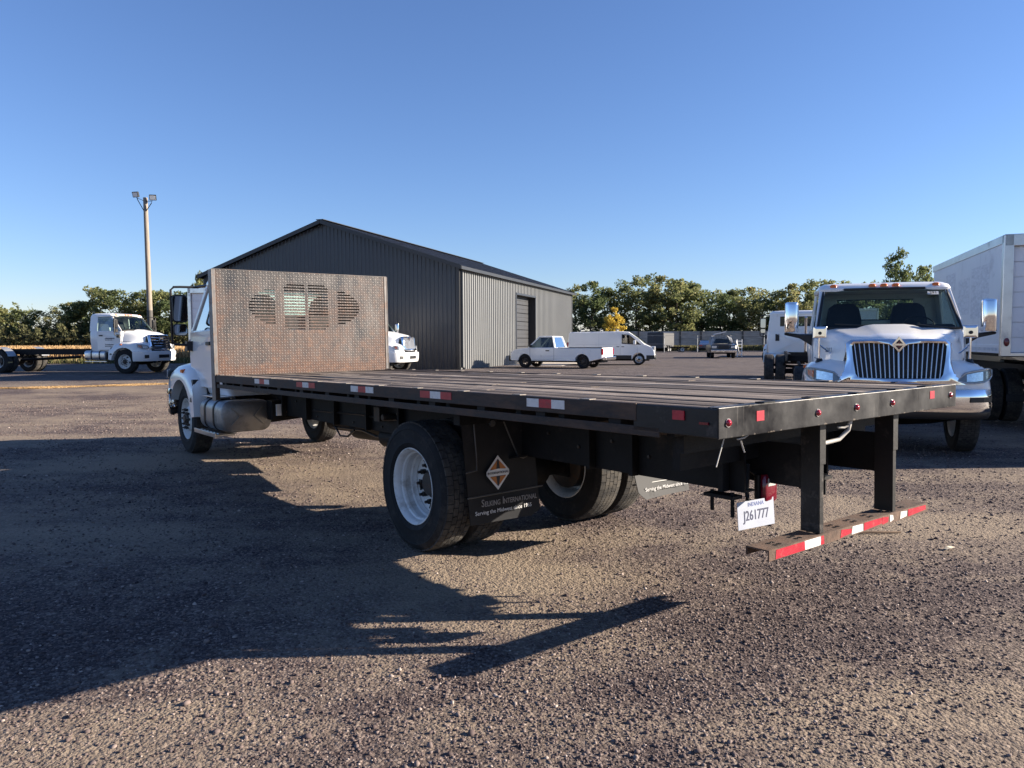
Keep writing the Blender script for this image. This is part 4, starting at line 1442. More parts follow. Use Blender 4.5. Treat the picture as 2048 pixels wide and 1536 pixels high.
# ------------------------------------------------------------------ the flatbed truck
def flatbed_truck():
    W2 = 1.2285
    yaw = R(37.39)
    fwd = Vector((-math.sin(yaw), math.cos(yaw)))
    rgt = Vector((math.cos(yaw), math.sin(yaw)))
    o0 = Vector((.945, 3.353)) + W2 * rgt
    t = thing('flatbed_truck', 'white flatbed truck with long worn wooden deck and rusty tread plate headboard', 'truck', (o0.x, o0.y, .0075))
    t.rotation_euler = (Matrix.Rotation(R(90) + yaw, 3, 'Z') @ Matrix.Rotation(.0149, 3, 'Y') @ Matrix.Rotation(-.006, 3, 'X')).to_euler()
    ZT = 1.352

    # deck planks
    dk = empty('deck', parent=t)
    nrow = 23
    pw = (2 * W2 - .12) / nrow
    rg = random.Random(11)
    for r_ in range(nrow):
        y0 = -W2 + .06 + r_ * pw
        cuts = [.075]
        x = .075
        while x < 7.70:
            x += rg.choice((2.1, 2.6, 3.2, 3.8)) * rg.uniform(.85, 1.1)
            cuts.append(min(x, 7.705))
            if 7.705 - x < .9:
                cuts[-1] = 7.705
                break
        for xa, xb in zip(cuts, cuts[1:]):
            g = rg.uniform(.002, .007)
            g2 = rg.uniform(.004, .013)
            zt = ZT - .004 - abs(rg.gauss(0, .007))
            mb = MB()
            n = 5
            rings = []
            for k in range(n + 1):
                xx = xa + .003 + (xb - xa - .006) * k / n
                wv = rg.uniform(-.002, .002)
                dzv = rg.uniform(-.002, .0015)
                ya, yb = y0 + g + wv, y0 + pw - g2 + wv
                rings.append([(xx, ya, ZT - .045), (xx, ya, zt - .004 + dzv), (xx, ya + .006, zt + dzv), (xx, yb - .006, zt + dzv - .001), (xx, yb, zt - .005 + dzv), (xx, yb, ZT - .045)])
            mb.loft(rings)
            mb.build('plank', 'deck_wood', dk, smooth=25)
    # debris chips lying in the seams
    # side rails, rub rails, pockets and tabs
    for s in (1, -1):
        mb = MB()
        y = s * W2
        mb.bb(.50, 7.74, y, y - s * .012, 1.262, ZT - .002)
        mb.bb(.06, 7.74, y - s * .012, y - s * .058, ZT - .014, ZT - .003)
        mb.bb(.50, 7.74, y - s * .012, y - s * .05, 1.262, 1.272)
        sr = mb.build('side_rail', 'rail_brown', t, bevel=.003)
        mb = MB()
        mb.bb(.35, 7.70, y - s * .004, y - s * .016, 1.188, 1.236)
        mb.build('rub_rail', 'rail_brown', t, bevel=.003)
        mb = MB()
        mb.bb(.004, .52, y - s * .004, y - s * .02, 1.213, ZT - .006)
        cp = mb.build('corner_plate', 'steel_black', t, bevel=.003)
        x = .62
        k = 0
        while x < 7.6:
            mb = MB()
            mb.bb(x, x + .085, y - s * .014, y - s * .06, 1.20, 1.262)
            mb.build('stake_pocket', 'frame_black', sr)
            mb = MB()
            mb.bb(x + .22, x + .30, y - s * .002, y - s * .05, ZT - .001, ZT + .004)
            mb.build('strap_tab', 'tab_metal', sr)
            x += .61
            k += 1
        # reflective strips
        for j, (xa, xb) in enumerate(((1.04, 1.38), (2.21, 2.63), (3.37, 3.79), (4.56, 5.01), (5.78, 6.24))):
            cols = ('tape_white', 'tape_red', 'tape_white') if j % 2 == 0 else ('tape_red', 'tape_white', 'tape_red')
            w = (xb - xa) / 3
            for q in range(3):
                mb = MB()
                mb.bb(xa + q * w, xa + (q + 1) * w, y + s * .0015, y + s * .003, 1.288, 1.338)
                mb.build('reflective_tape', cols[q], sr)
        mb = MB()
        mb.bb(.19, .26, y - s * .003, y + s * .004, 1.285, 1.33)
        mb.build('reflective_tape', 'tape_red', cp)
        mb = MB()
        mb.bb(.05, .10, y - s * .004, y + s * .006, 1.272, 1.284)
        mb.build('side_lamp', 'lens_darkred', cp)
    # tail plate
    mb = MB()
    mb.bb(-.006, .006, -W2, W2, 1.21, ZT + .001)
    mb.bb(.006, .07, -W2 + .02, W2 - .02, ZT - .012, ZT + .001)
    mb.bb(.006, .07, -W2 + .02, W2 - .02, 1.21, 1.222)
    tp = mb.build('tail_plate', 'tail_paint', t, bevel=.003)
    for b_ in (.40, .80, 1.26, 1.70, 2.08):
        mb = MB()
        y = W2 - b_
        mb.bb(-.002, .05, y - .045, y + .045, ZT + .0015, ZT + .007)
        mb.build('winch_slot', 'frame_black', tp)
    for b_, z in ((.068, 1.281), (.817, 1.277), (1.204, 1.281), (1.605, 1.282), (2.37, 1.288)):
        mb = MB()
        mb.lathe([(.017, -.004), (.017, -.012), (.012, -.019), (.001, -.022)], 14, (0, W2 - b_, z), 'x')
        mb.build('marker_lamp', 'lens_red', tp, smooth=50)
        mb = MB()
        mb.lathe([(.021, -.006), (.021, -.010), (.016, -.010)], 14, (0, W2 - b_, z), 'x')
        mb.build('lamp_bezel', 'chrome', tp, smooth=50)
    for b_, z in ((.315, 1.297), (2.115, 1.302)):
        mb = MB()
        mb.bb(-.0085, -.007, W2 - b_ - .03, W2 - b_ + .03, z - .024, z + .024)
        mb.build('reflector_patch', 'tape_red', tp)
    # cross bearers and long sills
    x = .3
    mb = MB()
    while x < 7.7:
        mb.bb(x, x + .05, -W2 + .06, W2 - .06, 1.19, 1.30)
        x += .406
    mb.build('cross_bearer', 'frame_black', t)
    for s in (1, -1):
        mb = MB()
        mb.bb(.60, 7.7, s * .385, s * .475, 1.085, 1.188)
        mb.build('sill', 'sill_wood', t, bevel=.004)
    # chassis
    chassis(t, .42, 10.3, .80, 1.082)
    mb = MB()
    mb.bb(.45, .50, -.95, .95, .98, 1.21)
    mb.bb(.30, .36, -1.1, 1.1, 1.10, 1.21)
    mb.build('tail_beam', 'frame_black', t)
    for s in (1, -1):
        for i, x in enumerate((.52, 1.22, 1.62, 4.3, 5.0, 5.8, 6.6, 7.4)):
            mb = MB()
            mb.bb(x, x + .035, s * .442, s * .50, .80, 1.19)
            if i == 0:
                mb.bb(x - .08, x + .12, s * .43, s * .52, .765, .785)
                mb.tube([(x - .05, s * .48, .80), (x - .05, s * .48, .66)], .011, 6)
                mb.tube([(x + .09, s * .48, .80), (x + .09, s * .48, .68)], .011, 6)
            mb.build('hold_down', 'frame_black', t)
        mb = MB()
        rgb = random.Random(5)
        for k in range(22):
            xx = .8 + k * .33
            zz = rgb.choice((.85, .93, 1.0))
            mb.lathe([(.012, .0), (.012, .012), (.001, .013)], 6, (xx, s * .438 if s > 0 else -.438 - .012, zz), 'y')
        mb.build('frame_bolt', 'hub_dark', t)['kind'] = 'stuff'
        # brackets and spring hangers
        mb = MB()
        mb.bb(2.56, 2.66, s * .44, s * .56, .66, .86)
        mb.bb(3.85, 3.97, s * .44, s * .56, .66, .86)
        mb.build('spring_hanger', 'frame_black', t)
    # rear under-ride bumper with its two posts
    for b_ in (.96, 1.77):
        y = W2 - b_
        mb = MB()
        mb.bb(.065, .075, y, y - .038, .606, 1.21)
        mb.bb(.075, .18, y - .002, y - .012, .606, 1.21)
        mb.bb(.062, .072, y + .004, y - .055, .98, 1.215)
        mb.build('bumper_post', 'steel_black', t, bevel=.002)
        mb = MB()
        mb.bb(.18, .9, y - .012 if b_ < 1.2 else y - .03, y - .022 if b_ < 1.2 else y - .02, .84, 1.08)
        mb.build('bumper_bracket', 'frame_black', t)
    ya, yb = W2 - .48, W2 - 2.215
    mb = MB()
    mb.bb(.062, .19, yb, ya, .594, .602)
    mb.bb(.056, .064, yb, ya, .545, .602)
    mb.bb(.186, .194, yb, ya, .555, .602)
    bp = mb.build('rear_bumper', 'rust', t, bevel=.002)
    mb = MB()
    k = 0
    y = ya - .12
    while y > yb + .1:
        for q in range(2):
            for xx in (.10, .14):
                mb.lathe([(.008, .604), (.013, .602), (.013, .6035), (.001, .6035)], 8, (xx, y - q * .035, 0), 'z')
        y -= .19
    mb.build('tread_hole', 'frame_black', bp)['kind'] = 'stuff'
    for a, b_, cm in ((.54, .80, 'tape_red'), (.80, .955, 'tape_white'), (.955, .99, 'tape_red'), (1.16, 1.27, 'tape_red'), (1.28, 1.40, 'tape_white'), (1.41, 1.62, 'tape_red'), (1.62, 1.70, 'tape_red'), (1.72, 1.76, 'tape_white'), (1.85, 1.93, 'tape_white'), (1.95, 2.18, 'tape_red')):
        mb = MB()
        rg2 = random.Random(int(a * 100))
        j = [rg2.uniform(-.006, .006) for _ in range(4)]
        zl = .549 if a < 1 else .552
        mb.add([(.0545, W2 - a + j[0], zl), (.0545, W2 - b_ + j[1], zl + (.0 if a < 1 else .012 * rg2.random())), (.0545, W2 - b_ + j[2], .596 - (0 if a < 1 else .012 * rg2.random())), (.0545, W2 - a + j[3], .597)], [(0, 1, 2, 3)])
        mb.build('reflective_tape', cm, bp)
    # tail lamp and licence plate
    for b_, s in ((1.0, 1), (1.46, -1)):
        y = W2 - b_
        mb = MB()
        mb.loft([rrect(.395, .42, .062, .02, .725), rrect(.385, .425, .068, .025, .74), rrect(.385, .425, .068, .025, .875), rrect(.395, .42, .06, .02, .888)])
        mb.v = [(p[0], p[1] + y, p[2]) for p in mb.v]
        tl = mb.build('tail_lamp', 'lens_darkred', t, smooth=45)
        mb = MB(); mb.bb(.382, .388, y - .035, y + .035, .82, .865)
        mb.build('reverse_lens', 'lamp_clear', tl)
        mb = MB(); mb.loft([rrect(.425, .47, .06, .02, .74), rrect(.425, .47, .06, .02, .88)])
        mb.v = [(p[0], p[1] + y, p[2]) for p in mb.v]
        mb.tube([(.45, y + .02, .86), (.6, y + .02, .95), (.7, y - .03, 1.05)], .014, 6)
        mb.tube([(.46, y + s * .12, .95), (.44, y + s * .16, .80), (.44, y + s * .15, .735), (.45, y + s * .08, .73)], .012, 6)
        mb.build('lamp_bracket', 'steel_black', tl)
    pl = empty('licence_plate', parent=t)
    pl.location = (.40, W2 - .865, .755)
    pl.rotation_euler = (0, R(4), R(-6))
    mb = MB()
    rows = []
    for zz in (0, -.05, -.10, -.155):
        rows.append([(0, .15 - k * .05, zz) for k in range(7)])
    mb.grid(rows)
    mb.grid([[(p[0] + .003, p[1], p[2]) for p in r] for r in rows])
    mb.build('plate_sheet', 'plate_white', pl, smooth=60)
    rotp = Matrix.Rotation(R(-90), 4, 'Z') @ Matrix.Rotation(R(90), 4, 'X')
    text('J261777', .078, 'lettering', 'plate_ink', pl, Matrix.Translation((-.0008, .0, -.085)) @ rotp, extrude=.0003, bold=.0008, width=.82)
    text('INDIANA', .032, 'lettering', 'plate_blue', pl, Matrix.Translation((-.0008, 0, -.022)) @ rotp, extrude=.0003)
    mb = MB(); mb.tube([(0, .05, .0), (.03, .05, .05), (.05, .04, .12)], .006, 5)
    mb.build('plate_hanger', 'steel_black', pl)
    # loose wiring under the tail
    mb = MB()
    mb.tube([(.12, W2 - .98, 1.10), (.10, W2 - 1.05, 1.085), (.08, W2 - 1.18, 1.10), (.06, W2 - 1.24, 1.15), (.05, W2 - 1.25, 1.21)], .012, 7)
    mb.tube([(.07, W2 - 1.15, 1.17), (.06, W2 - 1.20, 1.165), (.05, W2 - 1.22, 1.175)], .006, 6)
    mb.tube([(.04, W2 - .20, 1.19), (.03, W2 - .24, 1.195), (.03, W2 - .30, 1.215)], .004, 5)
    mb.tube([(.05, W2 - .24, 1.18), (.05, W2 - .27, 1.12)], .004, 5)
    mb.tube([(.09, W2 - .17, 1.20), (.10, W2 - .12, 1.06)], .003, 5)
    mb.build('loose_wiring', 'wiring', t, smooth=60)
    # wheels
    def wz(x):
        return .512 + .0149 * x
    duals(t, 3.04, wz(3.04), W2 - .137 - .14)
    rear_axle(t, 3.04, wz(3.04))
    for s in (1, -1):
        wheel(t, (9.70, s * (W2 - .117 - .13), wz(9.70)), 'front', s, spin=.3)
    front_axle(t, 9.70, wz(9.7))
    # mud flaps
    for s in (1, -1):
        mf = empty('mud_flap', parent=t)
        yc = W2 - .56
        z0_, z1_ = (.31, 1.09) if s > 0 else (.43, 1.09)
        XF = 2.44 if s > 0 else 1.96

        def fx(u, v):
            return XF + .05 * (1 - v) * (1 - u) + .02 * math.sin(u * 3.0) * (1 - v) - (.10 * max(0, .35 - v) / .35 if s < 0 else 0)
        rows = []
        nv, nu = 10, 8
        for i in range(nv + 1):
            v = i / nv
            row = []
            for j in range(nu + 1):
                u = j / nu
                b_ = .225 + (.10 * (1 - v)) + u * (.66 - .02 * (1 - v))
                zz = z0_ + (z1_ - z0_) * v
                if v < .06 and u > .9:
                    zz += .05
                row.append((fx(u, v), s * (W2 - b_), zz))
            rows.append(row)
        mb = MB()
        mb.grid(rows)
        mb.mi = 0 if s > 0 else 1
        mb.grid([[(p[0] + .006, p[1], p[2]) for p in r] for r in rows])
        fs = mb.build('flap_sheet', ['flap', 'flap'], mf, smooth=60)
        if s > 0:
            def FP(b_, z):     # matrix on the flap face, readable from behind
                return Matrix.Translation((2.435, W2 - b_, z)) @ Matrix.Rotation(R(-90), 4, 'Z') @ Matrix.Rotation(R(90), 4, 'X')
            mb = MB()
            cy, cz = W2 - .548, .695
            hy, hz = .118, .132
            fr = [(0, 1), (.9, .1), (.9, -.1), (0, -1), (-.9, -.1), (-.9, .1)]
            mb.add([(2.437, cy - a * hy, cz + b_ * hz) for a, b_ in fr], [(0, 1, 2, 3, 4, 5)])
            mb.mi = 1
            mb.add([(2.4355, cy - a * hy * .8, cz + b_ * hz * .80) for a, b_ in fr], [(0, 1, 2, 3, 4, 5)])
            mb.mi = 2
            for sg in (1, -1):
                mb.add([(2.434, cy - .008, cz + sg * .095), (2.434, cy - .075, cz + sg * .028), (2.434, cy - .018, cz + sg * .028)], [(0, 1, 2)])
                mb.add([(2.434, cy + .008, cz + sg * .095), (2.434, cy + .075, cz + sg * .028), (2.434, cy + .018, cz + sg * .028)], [(0, 1, 2)])
            mb.mi = 0
            mb.add([(2.4335, cy - a, cz + b_) for a, b_ in ((-.10, -.024), (.10, -.024), (.10, .022), (0, .03), (-.10, .022))], [(0, 1, 2, 3, 4)])
            mb.build('emblem', ['white_ink', 'dark_ink', 'orange_ink'], mf)
            text('INTERNATIONAL', .0255, 'lettering', 'dark_ink', mf, Matrix.Translation((-.0035, 0, 0)) @ FP(.548, .695))
            xs = .0
            for piece, sz in (('S', .078), ('ELKING', .055), (' ', .05), ('I', .078), ('NTERNATIONAL', .055)):
                if piece == ' ':
                    xs += .018
                    continue
                o = text(piece, sz, 'lettering', 'grey_ink', mf, Matrix.Translation((.004, 0, (.078 - sz) * -.36)) @ FP(.392 + xs, .475), align='LEFT', bold=.0006, width=.78)
                ys = [v_.co.y for v_ in o.data.vertices]
                xs += max(ys) - min(ys) + .006
            text('Serving the Midwest since 1965', .043, 'lettering', 'white_ink', mf, Matrix.Translation((.006, 0, 0)) @ FP(.605, .405), width=.98)
        else:
            def FP2(b_, z):
                return Matrix.Translation((1.90, -(W2 - b_), z)) @ Matrix.Rotation(R(-90), 4, 'Z') @ Matrix.Rotation(R(90), 4, 'X')
            text('Serving the Midwest since 1965', .043, 'lettering', 'white_ink', mf, FP2(.6, .50), width=.98)
        mb = MB()
        mb.bb(XF - .02, XF + .06, s * .45, s * (W2 - .20), 1.08, 1.19)
        mb.build('flap_bracket', 'frame_black', mf)
        mb = MB()
        mb.tube([(XF -0.010, s * (W2 - .33), 1.08), (XF -0.015, s * (W2 - .345), .86), (XF -0.015, s * (W2 - .345), .735), (XF -0.015, s * (W2 - .25), .725)], .006, 6)
        mb.tube([(XF -0.010, s * (W2 - .60), 1.09), (XF -0.020, s * (W2 - .73), .80), (XF -0.020, s * (W2 - .78), .785), (XF -0.020, s * (W2 - .83), .80)], .006, 6)
        mb.tube([(XF -0.015, s * (W2 - .26), .535), (XF -0.020, s * (W2 - .97), .545)], .006, 6)
        mb.lathe([(.025, .0), (.025, -.02), (.001, -.022)], 10, (XF -0.010, s * (W2 - .49), 1.075), 'x')
        mb.build('flap_hanger', 'hanger', mf, smooth=50)
    # headboard of tread plate with louvre slots
    hb = empty('headboard', parent=t)
    X = 7.735
    zt, zb_ = 2.69, ZT - .01
    cy0, cz0, ax, az = 1.235, 2.232, .785, .315
    mb = MB()

    def pan(b0, b1, z0_, z1_):
        if b1 - b0 > 1e-4:
            mb.bb(X, X + .005, W2 - b0, W2 - b1, z0_, z1_)
    npitch, slot = 16, .0165
    pz = 2 * az / npitch
    zcur = zb_
    for i in range(npitch):
        zs = cz0 - az + (i + .5) * pz - slot / 2
        ze = zs + slot
        pan(.0, 2 * W2, zcur, zs)
        zm = (zs + ze) / 2
        hw = ax * math.sqrt(max(0, 1 - ((zm - cz0) / az) ** 2))
        segs = []
        for c0, c1 in ((.40, .80), (.925, 1.215), (1.262, 1.55), (1.69, 2.08)):
            a, b_ = max(c0, cy0 - hw), min(c1, cy0 + hw)
            if b_ - a > .03:
                segs.append((a, b_))
        cur = 0.
        for a, b_ in segs:
            pan(cur, a, zs, ze)
            cur = b_
        pan(cur, 2 * W2, zs, ze)
        zcur = ze
    pan(.0, 2 * W2, zcur, zt)
    mb.build('tread_plate', 'tread_plate', hb)
    mb = MB()
    for s in (1, -1):
        mb.bb(X - .010, X + (.135 if s > 0 else .225), s * W2, s * (W2 + .010), 1.02, zt + .004)  # right flange deepened to keep sun out of the cab gap
        mb.bb(X - .006, X + .0, s * (W2 - .0), s * (W2 - .035), zb_ + .015, zt)
    mb.bb(X - .006, X + .222, -W2, W2, zt, zt + .008)  # top flange deepened too, closing the gap against light
    for b_ in (.86, 1.62):
        mb.bb(X + .006, X + .06, W2 - b_ - .03, W2 - b_ + .03, 1.05, zt)
    mb.build('headboard_frame', 'board_frame', hb, bevel=.002)
    mb = MB()
    for s in (1, -1):
        mb.bb(X - .004, X + .06, s * (W2 - .05), s * (W2 + .006), 1.03, 1.26)
    mb.build('headboard_foot', 'rail_brown', hb)
    # cab, tanks, steps, clutter under the deck
    truck_cab(t, ox=9.70, oz=.135, mirror='loop', hood_mirrors=False, back_mat='plastic_black')  # black cab back stands in for the shade behind the headboard
    fuel_tank(t, 7.72, 8.72, W2 - .05, W2 - .70, .60, 1.01, 1)
    fuel_tank(t, 7.72, 8.72, W2 - .05, W2 - .70, .60, 1.01, -1)
    for s in (1, -1):
        mb = MB()
        mb.bb(8.0, 9.0, s * (W2 - .05), s * (W2 - .30), .53, .56)
        mb.bb(8.0, 9.0, s * (W2 - .04), s * (W2 - .06), .52, .58)
        mb.bb(8.0, 8.9, s * (W2 - .12), s * (W2 - .32), 1.03, 1.05)
        for k in range(6):
            mb.bb(8.05 + k * .15, 8.13 + k * .15, s * (W2 - .10), s * (W2 - .28), .56, .572)
        for xx in (8.05, 8.85):
            mb.bb(xx, xx + .05, s * (W2 - .28), s * (W2 - .34), .55, 1.04)
        mb.build('step', 'aluminium', t, bevel=.004)
    mb = MB()
    mb.tube([(5.2, -.1, .72), (6.4, -.1, .68)], .14, 14)
    mb.tube([(6.5, -.3, .70), (7.6, -.3, .66)], .12, 14)
    mb.tube([(4.2, .28, .72), (4.95, .28, .72)], .11, 12)
    mb.build('air_tank', 'frame_black', t, smooth=50)
    mb = MB()
    mb.tube([(5.6, .35, .74), (5.75, .36, .66), (5.95, .36, .65), (6.1, .35, .74)], .012, 6)
    mb.tube([(5.0, .2, .74), (5.3, .22, .68), (5.7, .2, .72), (6.5, .2, .70)], .015, 6)
    mb.tube([(4.4, .46, .95), (4.6, .46, .93), (5.2, .455, .95), (6.5, .455, .92)], .011, 6)
    mb.build('air_hose', 'plastic_black', t, smooth=50)
    mb = MB()
    mb.bb(7.50, 7.70, .45, .60, .74, 1.0)
    mb.build('battery_box', 'frame_black', t, bevel=.01)
    mb = MB()
    mb.bb(7.47, 7.498, .47, .55, .80, .95)
    mb.build('white_tag', 'box_white', t)
    mb = MB()
    mb.bb(4.62, 4.74, .44, .54, .92, 1.06)
    mb.lathe([(.035, .0), (.035, .12), (.03, .13), (.001, .13)], 12, (4.5, .44, .97), 'y')
    mb.build('valve_block', 'hub_dark', t, smooth=40)
    return t


flatbed_truck()


# ------------------------------------------------------------------ other trucks
def hd(ang):
    return Vector((math.cos(R(ang)), math.sin(R(ang)))), Vector((-math.sin(R(ang)), math.cos(R(ang))))


def bare_chassis(t, wb, tail, rimc='rim_white', zrail=(.80, 1.05), tread=True, tanks=True, spinz=.512):
    """frame, axles, wheels; origin at the front axle, x forward"""
    chassis(t, -wb - tail, .55, *zrail)
    front_axle(t, 0)
    rear_axle(t, -wb)
    for s in (1, -1):
        wheel(t, (0, s * 1.0, spinz), 'front', s, rimc, tread)
    duals(t, -wb, spinz, .97, rimc, tread)
    if tanks:
        fuel_tank(t, -1.95, -.95, 1.14, .52, .58, .98, 1, 'aluminium')
        fuel_tank(t, -1.95, -.95, 1.14, .52, .58, .98, -1, 'aluminium')
        for s in (1, -1):
            mb = MB()
            mb.bb(-1.9, -.85, s * .9, s * 1.16, .50, .54)
            mb.build('step', 'aluminium', t, bevel=.005)


def front_truck():
    t = thing('cab_truck', 'white conventional truck facing the camera with chrome grille and hood mirrors', 'truck', (5.74, 11.42, gz(5.7, 11.4)), R(-108.5), scale=1.0)
    truck_cab(t, 0, 0, 'chrome', 'v', 'chrome', number='521013', sticker='291')
    bare_chassis(t, 6.2, 1.6)
    return t


front_truck()


def cab_chassis_right():
    t = thing('cab_chassis', 'white cab chassis truck seen from behind with bare frame and exhaust stack', 'truck', (11.30, 29.9, gz(11, 29)), R(71))
    truck_cab(t, 0, 0, 'loop', 'v', 'chrome', hood_mirrors=False)
    bare_chassis(t, 7.05, .9)
    mb = MB()
    mb.tube([(-1.95, -.30, .9), (-1.95, -.30, 2.2), (-2.0, -.30, 2.32)], .05, 10)
    mb.build('exhaust_stack', 'chrome', t, smooth=50)


cab_chassis_right()


def gable_truck():
    f, l = hd(-15)
    c = Vector((-4.50, 33.6)) - 1.0 * f
    t = thing('cab_truck', 'white truck nose with chrome grille poking out beside the dark gable wall', 'truck', (c.x, c.y, gz(c.x, c.y)), R(-15))
    truck_cab(t, 0, 0, 'chrome', 'v', 'white', hood_mirrors=False)
    bare_chassis(t, 4.6, .9)


gable_truck()


def left_chassis_truck():
    f, l = hd(-11)
    wl = Vector((-17.72, 34.4))
    c = wl + 1.12 * l
    t = thing('cab_chassis', 'white cab chassis truck with slatted chrome grille by the dry crop field', 'truck', (c.x, c.y, gz(c.x, c.y)), R(-11), scale=1.08)
    truck_cab(t, 0, 0, 'loop', 'h', 'white', hood_mirrors=False, xstamp=False)
    bare_chassis(t, 6.35, 1.2, 'rim_white')
    for s in (1, -1):       # quarter fender strips over the duals
        mb = MB()
        a = [R(k) for k in range(20, 100, 10)]
        mb.grid([[(-6.35 + .62 * math.cos(q), s * y, .52 + .62 * math.sin(q)) for q in a] for y in (.70, 1.15)])
        mb.build('quarter_fender', 'galv', t, smooth=60)
    # rows of small door lettering, too small to read in the photo
    for z, n, h in ((1.50, 9, .045), (1.435, 7, .025), (1.24, 8, .035), (1.17, 7, .035)):
        for k in range(n):
            mb = MB()
            w = rnd.uniform(.025, .05)
            x = -.95 + k * .052
            mb.bb(x, x + w * .8, -1.084, -1.081, z - h / 2, z + h / 2)
            mb.build('lettering', 'dark_ink', t)


left_chassis_truck()


def box_body(t, x0, x1, z0, z1, half=1.22, rear_marks=True):
    """van body, x0 rear, x1 front"""
    bd = empty('box_body', parent=t)
    mb = MB()
    mb.bb(x0 + .06, x1, -half + .02, half - .02, z0 + .05, z1 - .03)
    mb.build('box_shell', 'box_white', bd)
    # side sheets with seams
    n = max(3, int((x1 - x0) / 1.22))
    for s in (1, -1):
        for k in range(n):
            a = x0 + .12 + k * (x1 - x0 - .2) / n
            b = a + (x1 - x0 - .2) / n - .006
            mb = MB()
            mb.bb(a, b, s * (half - .018), s * half, z0 + .16, z1 - .14)
            mb.build('side_sheet', 'box_white', bd)
        mb = MB()
        mb.bb(x0, x1 + .02, s * (half - .02), s * (half + .012), z1 - .15, z1)
        mb.build('top_rail', 'aluminium', bd, bevel=.008)
        mb = MB()
        mb.bb(x0, x1 + .02, s * (half - .02), s * (half + .01), z0, z0 + .16)
        mb.build('bottom_rail', 'box_white', bd, bevel=.008)
        mb = MB()
        k = x0 + .2
        while k < x1:
            mb.bb(k, k + .022, s * (half + .008), s * (half + .014), z0 + .04, z0 + .10)
            k += .09
        mb.build('rivet_row', 'grey_mark', bd)
        bd.children[-1]['kind'] = 'stuff'
        # corner post
        mb = MB()
        mb.bb(x0 - .03, x0 + .10, s * (half - .14), s * (half + .012), z0 - .05, z1)
        post = mb.build('corner_post', 'aluminium', bd, bevel=.01)
        mb = MB()
        mb.loft([[(x0 - .032 - dx, s * (half - .07) + .045 * k_ * math.cos(a), z0 + .20 + .075 * k_ * math.sin(a)) for a in [2 * math.pi * q / 14 for q in range(14)]] for dx, k_ in ((0, 1), (.012, 1), (.02, .8))])
        mb.build('tail_lamp', 'lens_darkred', bd, smooth=40)
    mb = MB()
    mb.bb(x0 - .03, x0 + .08, -half, half, z1 - .20, z1 + .005)
    mb.build('rear_header', 'aluminium', bd, bevel=.01)
    mb = MB()
    mb.bb(x0 - .02, x0 + .1, -half, half, z0 - .05, z0 + .02)
    mb.build('rear_sill', 'aluminium', bd, bevel=.01)
    # roll-up door sections
    dz = (z1 - .21 - z0 - .02) / 7
    for k in range(7):
        mb = MB()
        mb.bb(x0 + .035, x0 + .06, -half + .15, half - .15, z0 + .025 + k * dz, z0 + .02 + (k + 1) * dz - .006)
        mb.build('roll_door_slat', 'box_white', bd, bevel=.004)
    mb = MB()
    mb.bb(x0 + .02, x0 + .04, half - .48, half - .42, z0 + .08, z0 + .5)
    mb.build('door_latch', 'galv', bd)
    mb = MB()
    mb.bb(x0 + .1, x1, -half + .1, half - .1, z0 - .06, z0 + .05)
    mb.build('box_floor', 'frame_black', bd)
    return bd


def box_truck(label, rl, ang, L, z0, z1, wheel_x, marks=False, group=None, rim='chrome'):
    """rl = rear left corner of the box on the ground"""
    f, l = hd(ang)
    wb = L - wheel_x + 1.95
    ax = Vector(rl) - 1.22 * l + f * (L + 1.95)         # front axle centre
    t = thing('box_truck', label, 'truck', (ax.x, ax.y, gz(ax.x, ax.y)), R(ang), group)
    bx = -(L + 1.95)
    box_body(t, bx, bx + L, z0, z1)
    truck_cab(t, 0, 0, 'chrome', 'v', 'white', hood_mirrors=False)
    bare_chassis(t, wb, wheel_x - .15, rim, (.82, 1.1))
    mb = MB()
    for s in (1, -1):
        mb.bb(bx + .02, bx + .08, s * .5, s * .58, .62, z0)
        mb.bar((bx + .05, s * .54, z0 - .1), (bx + .6, s * .54, 1.0), .05, .05)
    mb.bb(bx + .0, bx + .07, -1.1, 1.1, .50, .62)
    mb.build('under_ride_guard', 'frame_black', t, bevel=.006)
    for s in (1, -1):
        mb = MB(); mb.bb(bx + wheel_x - .68, bx + wheel_x - .67, s * .5, s * 1.18, .30, 1.0)
    if marks:
        for xa, xb, za, zb in ((.9, 2.2, 2.0, 3.0), (2.35, 3.3, 2.1, 2.85), (3.6, 4.5, 2.3, 3.05)):
            mb = MB()
            mb.bb(bx + xa, bx + xb, 1.2202, 1.2215, za, zb)
            mb.build('decal_ghost', 'decal', t)
    return t


box_truck('white box truck at the right edge with scuffed side and aluminium rear posts', (8.55, 13.1), 71, 6.0, 1.34, 3.40, 1.75, marks=True)
box_truck('white box truck parked just beyond the right edge of view', (10.95, 10.75), 71, 6.0, 1.34, 3.45, 1.75)
box_truck('white box truck standing behind the mirror of the flatbed truck', (-12.90, 30.0), 71, 6.5, 1.28, 3.58, 1.9, rim='rim_white')


def far_trailer():
    d = 62.
    x = (1722 - 1024) / 1497 * d
    t = thing('box_trailer', 'white box trailer glimpsed through the windshield of the facing truck', 'trailer', (x, d, gz(x, d)), R(71))
    box_body(t, 0, 8, 1.2, 4.0)
    mb = MB()
    mb.bb(.5, 7.5, -.5, .5, .85, 1.15)
    mb.bb(6.3, 6.45, -.6, -.5, 0, .95)
    mb.bb(6.3, 6.45, .5, .6, 0, .95)
    mb.build('trailer_frame', 'frame_black', t)
    duals(t, 1.5, .51, .97, tread=False)
    duals(t, 2.7, .51, .97, tread=False)


far_trailer()


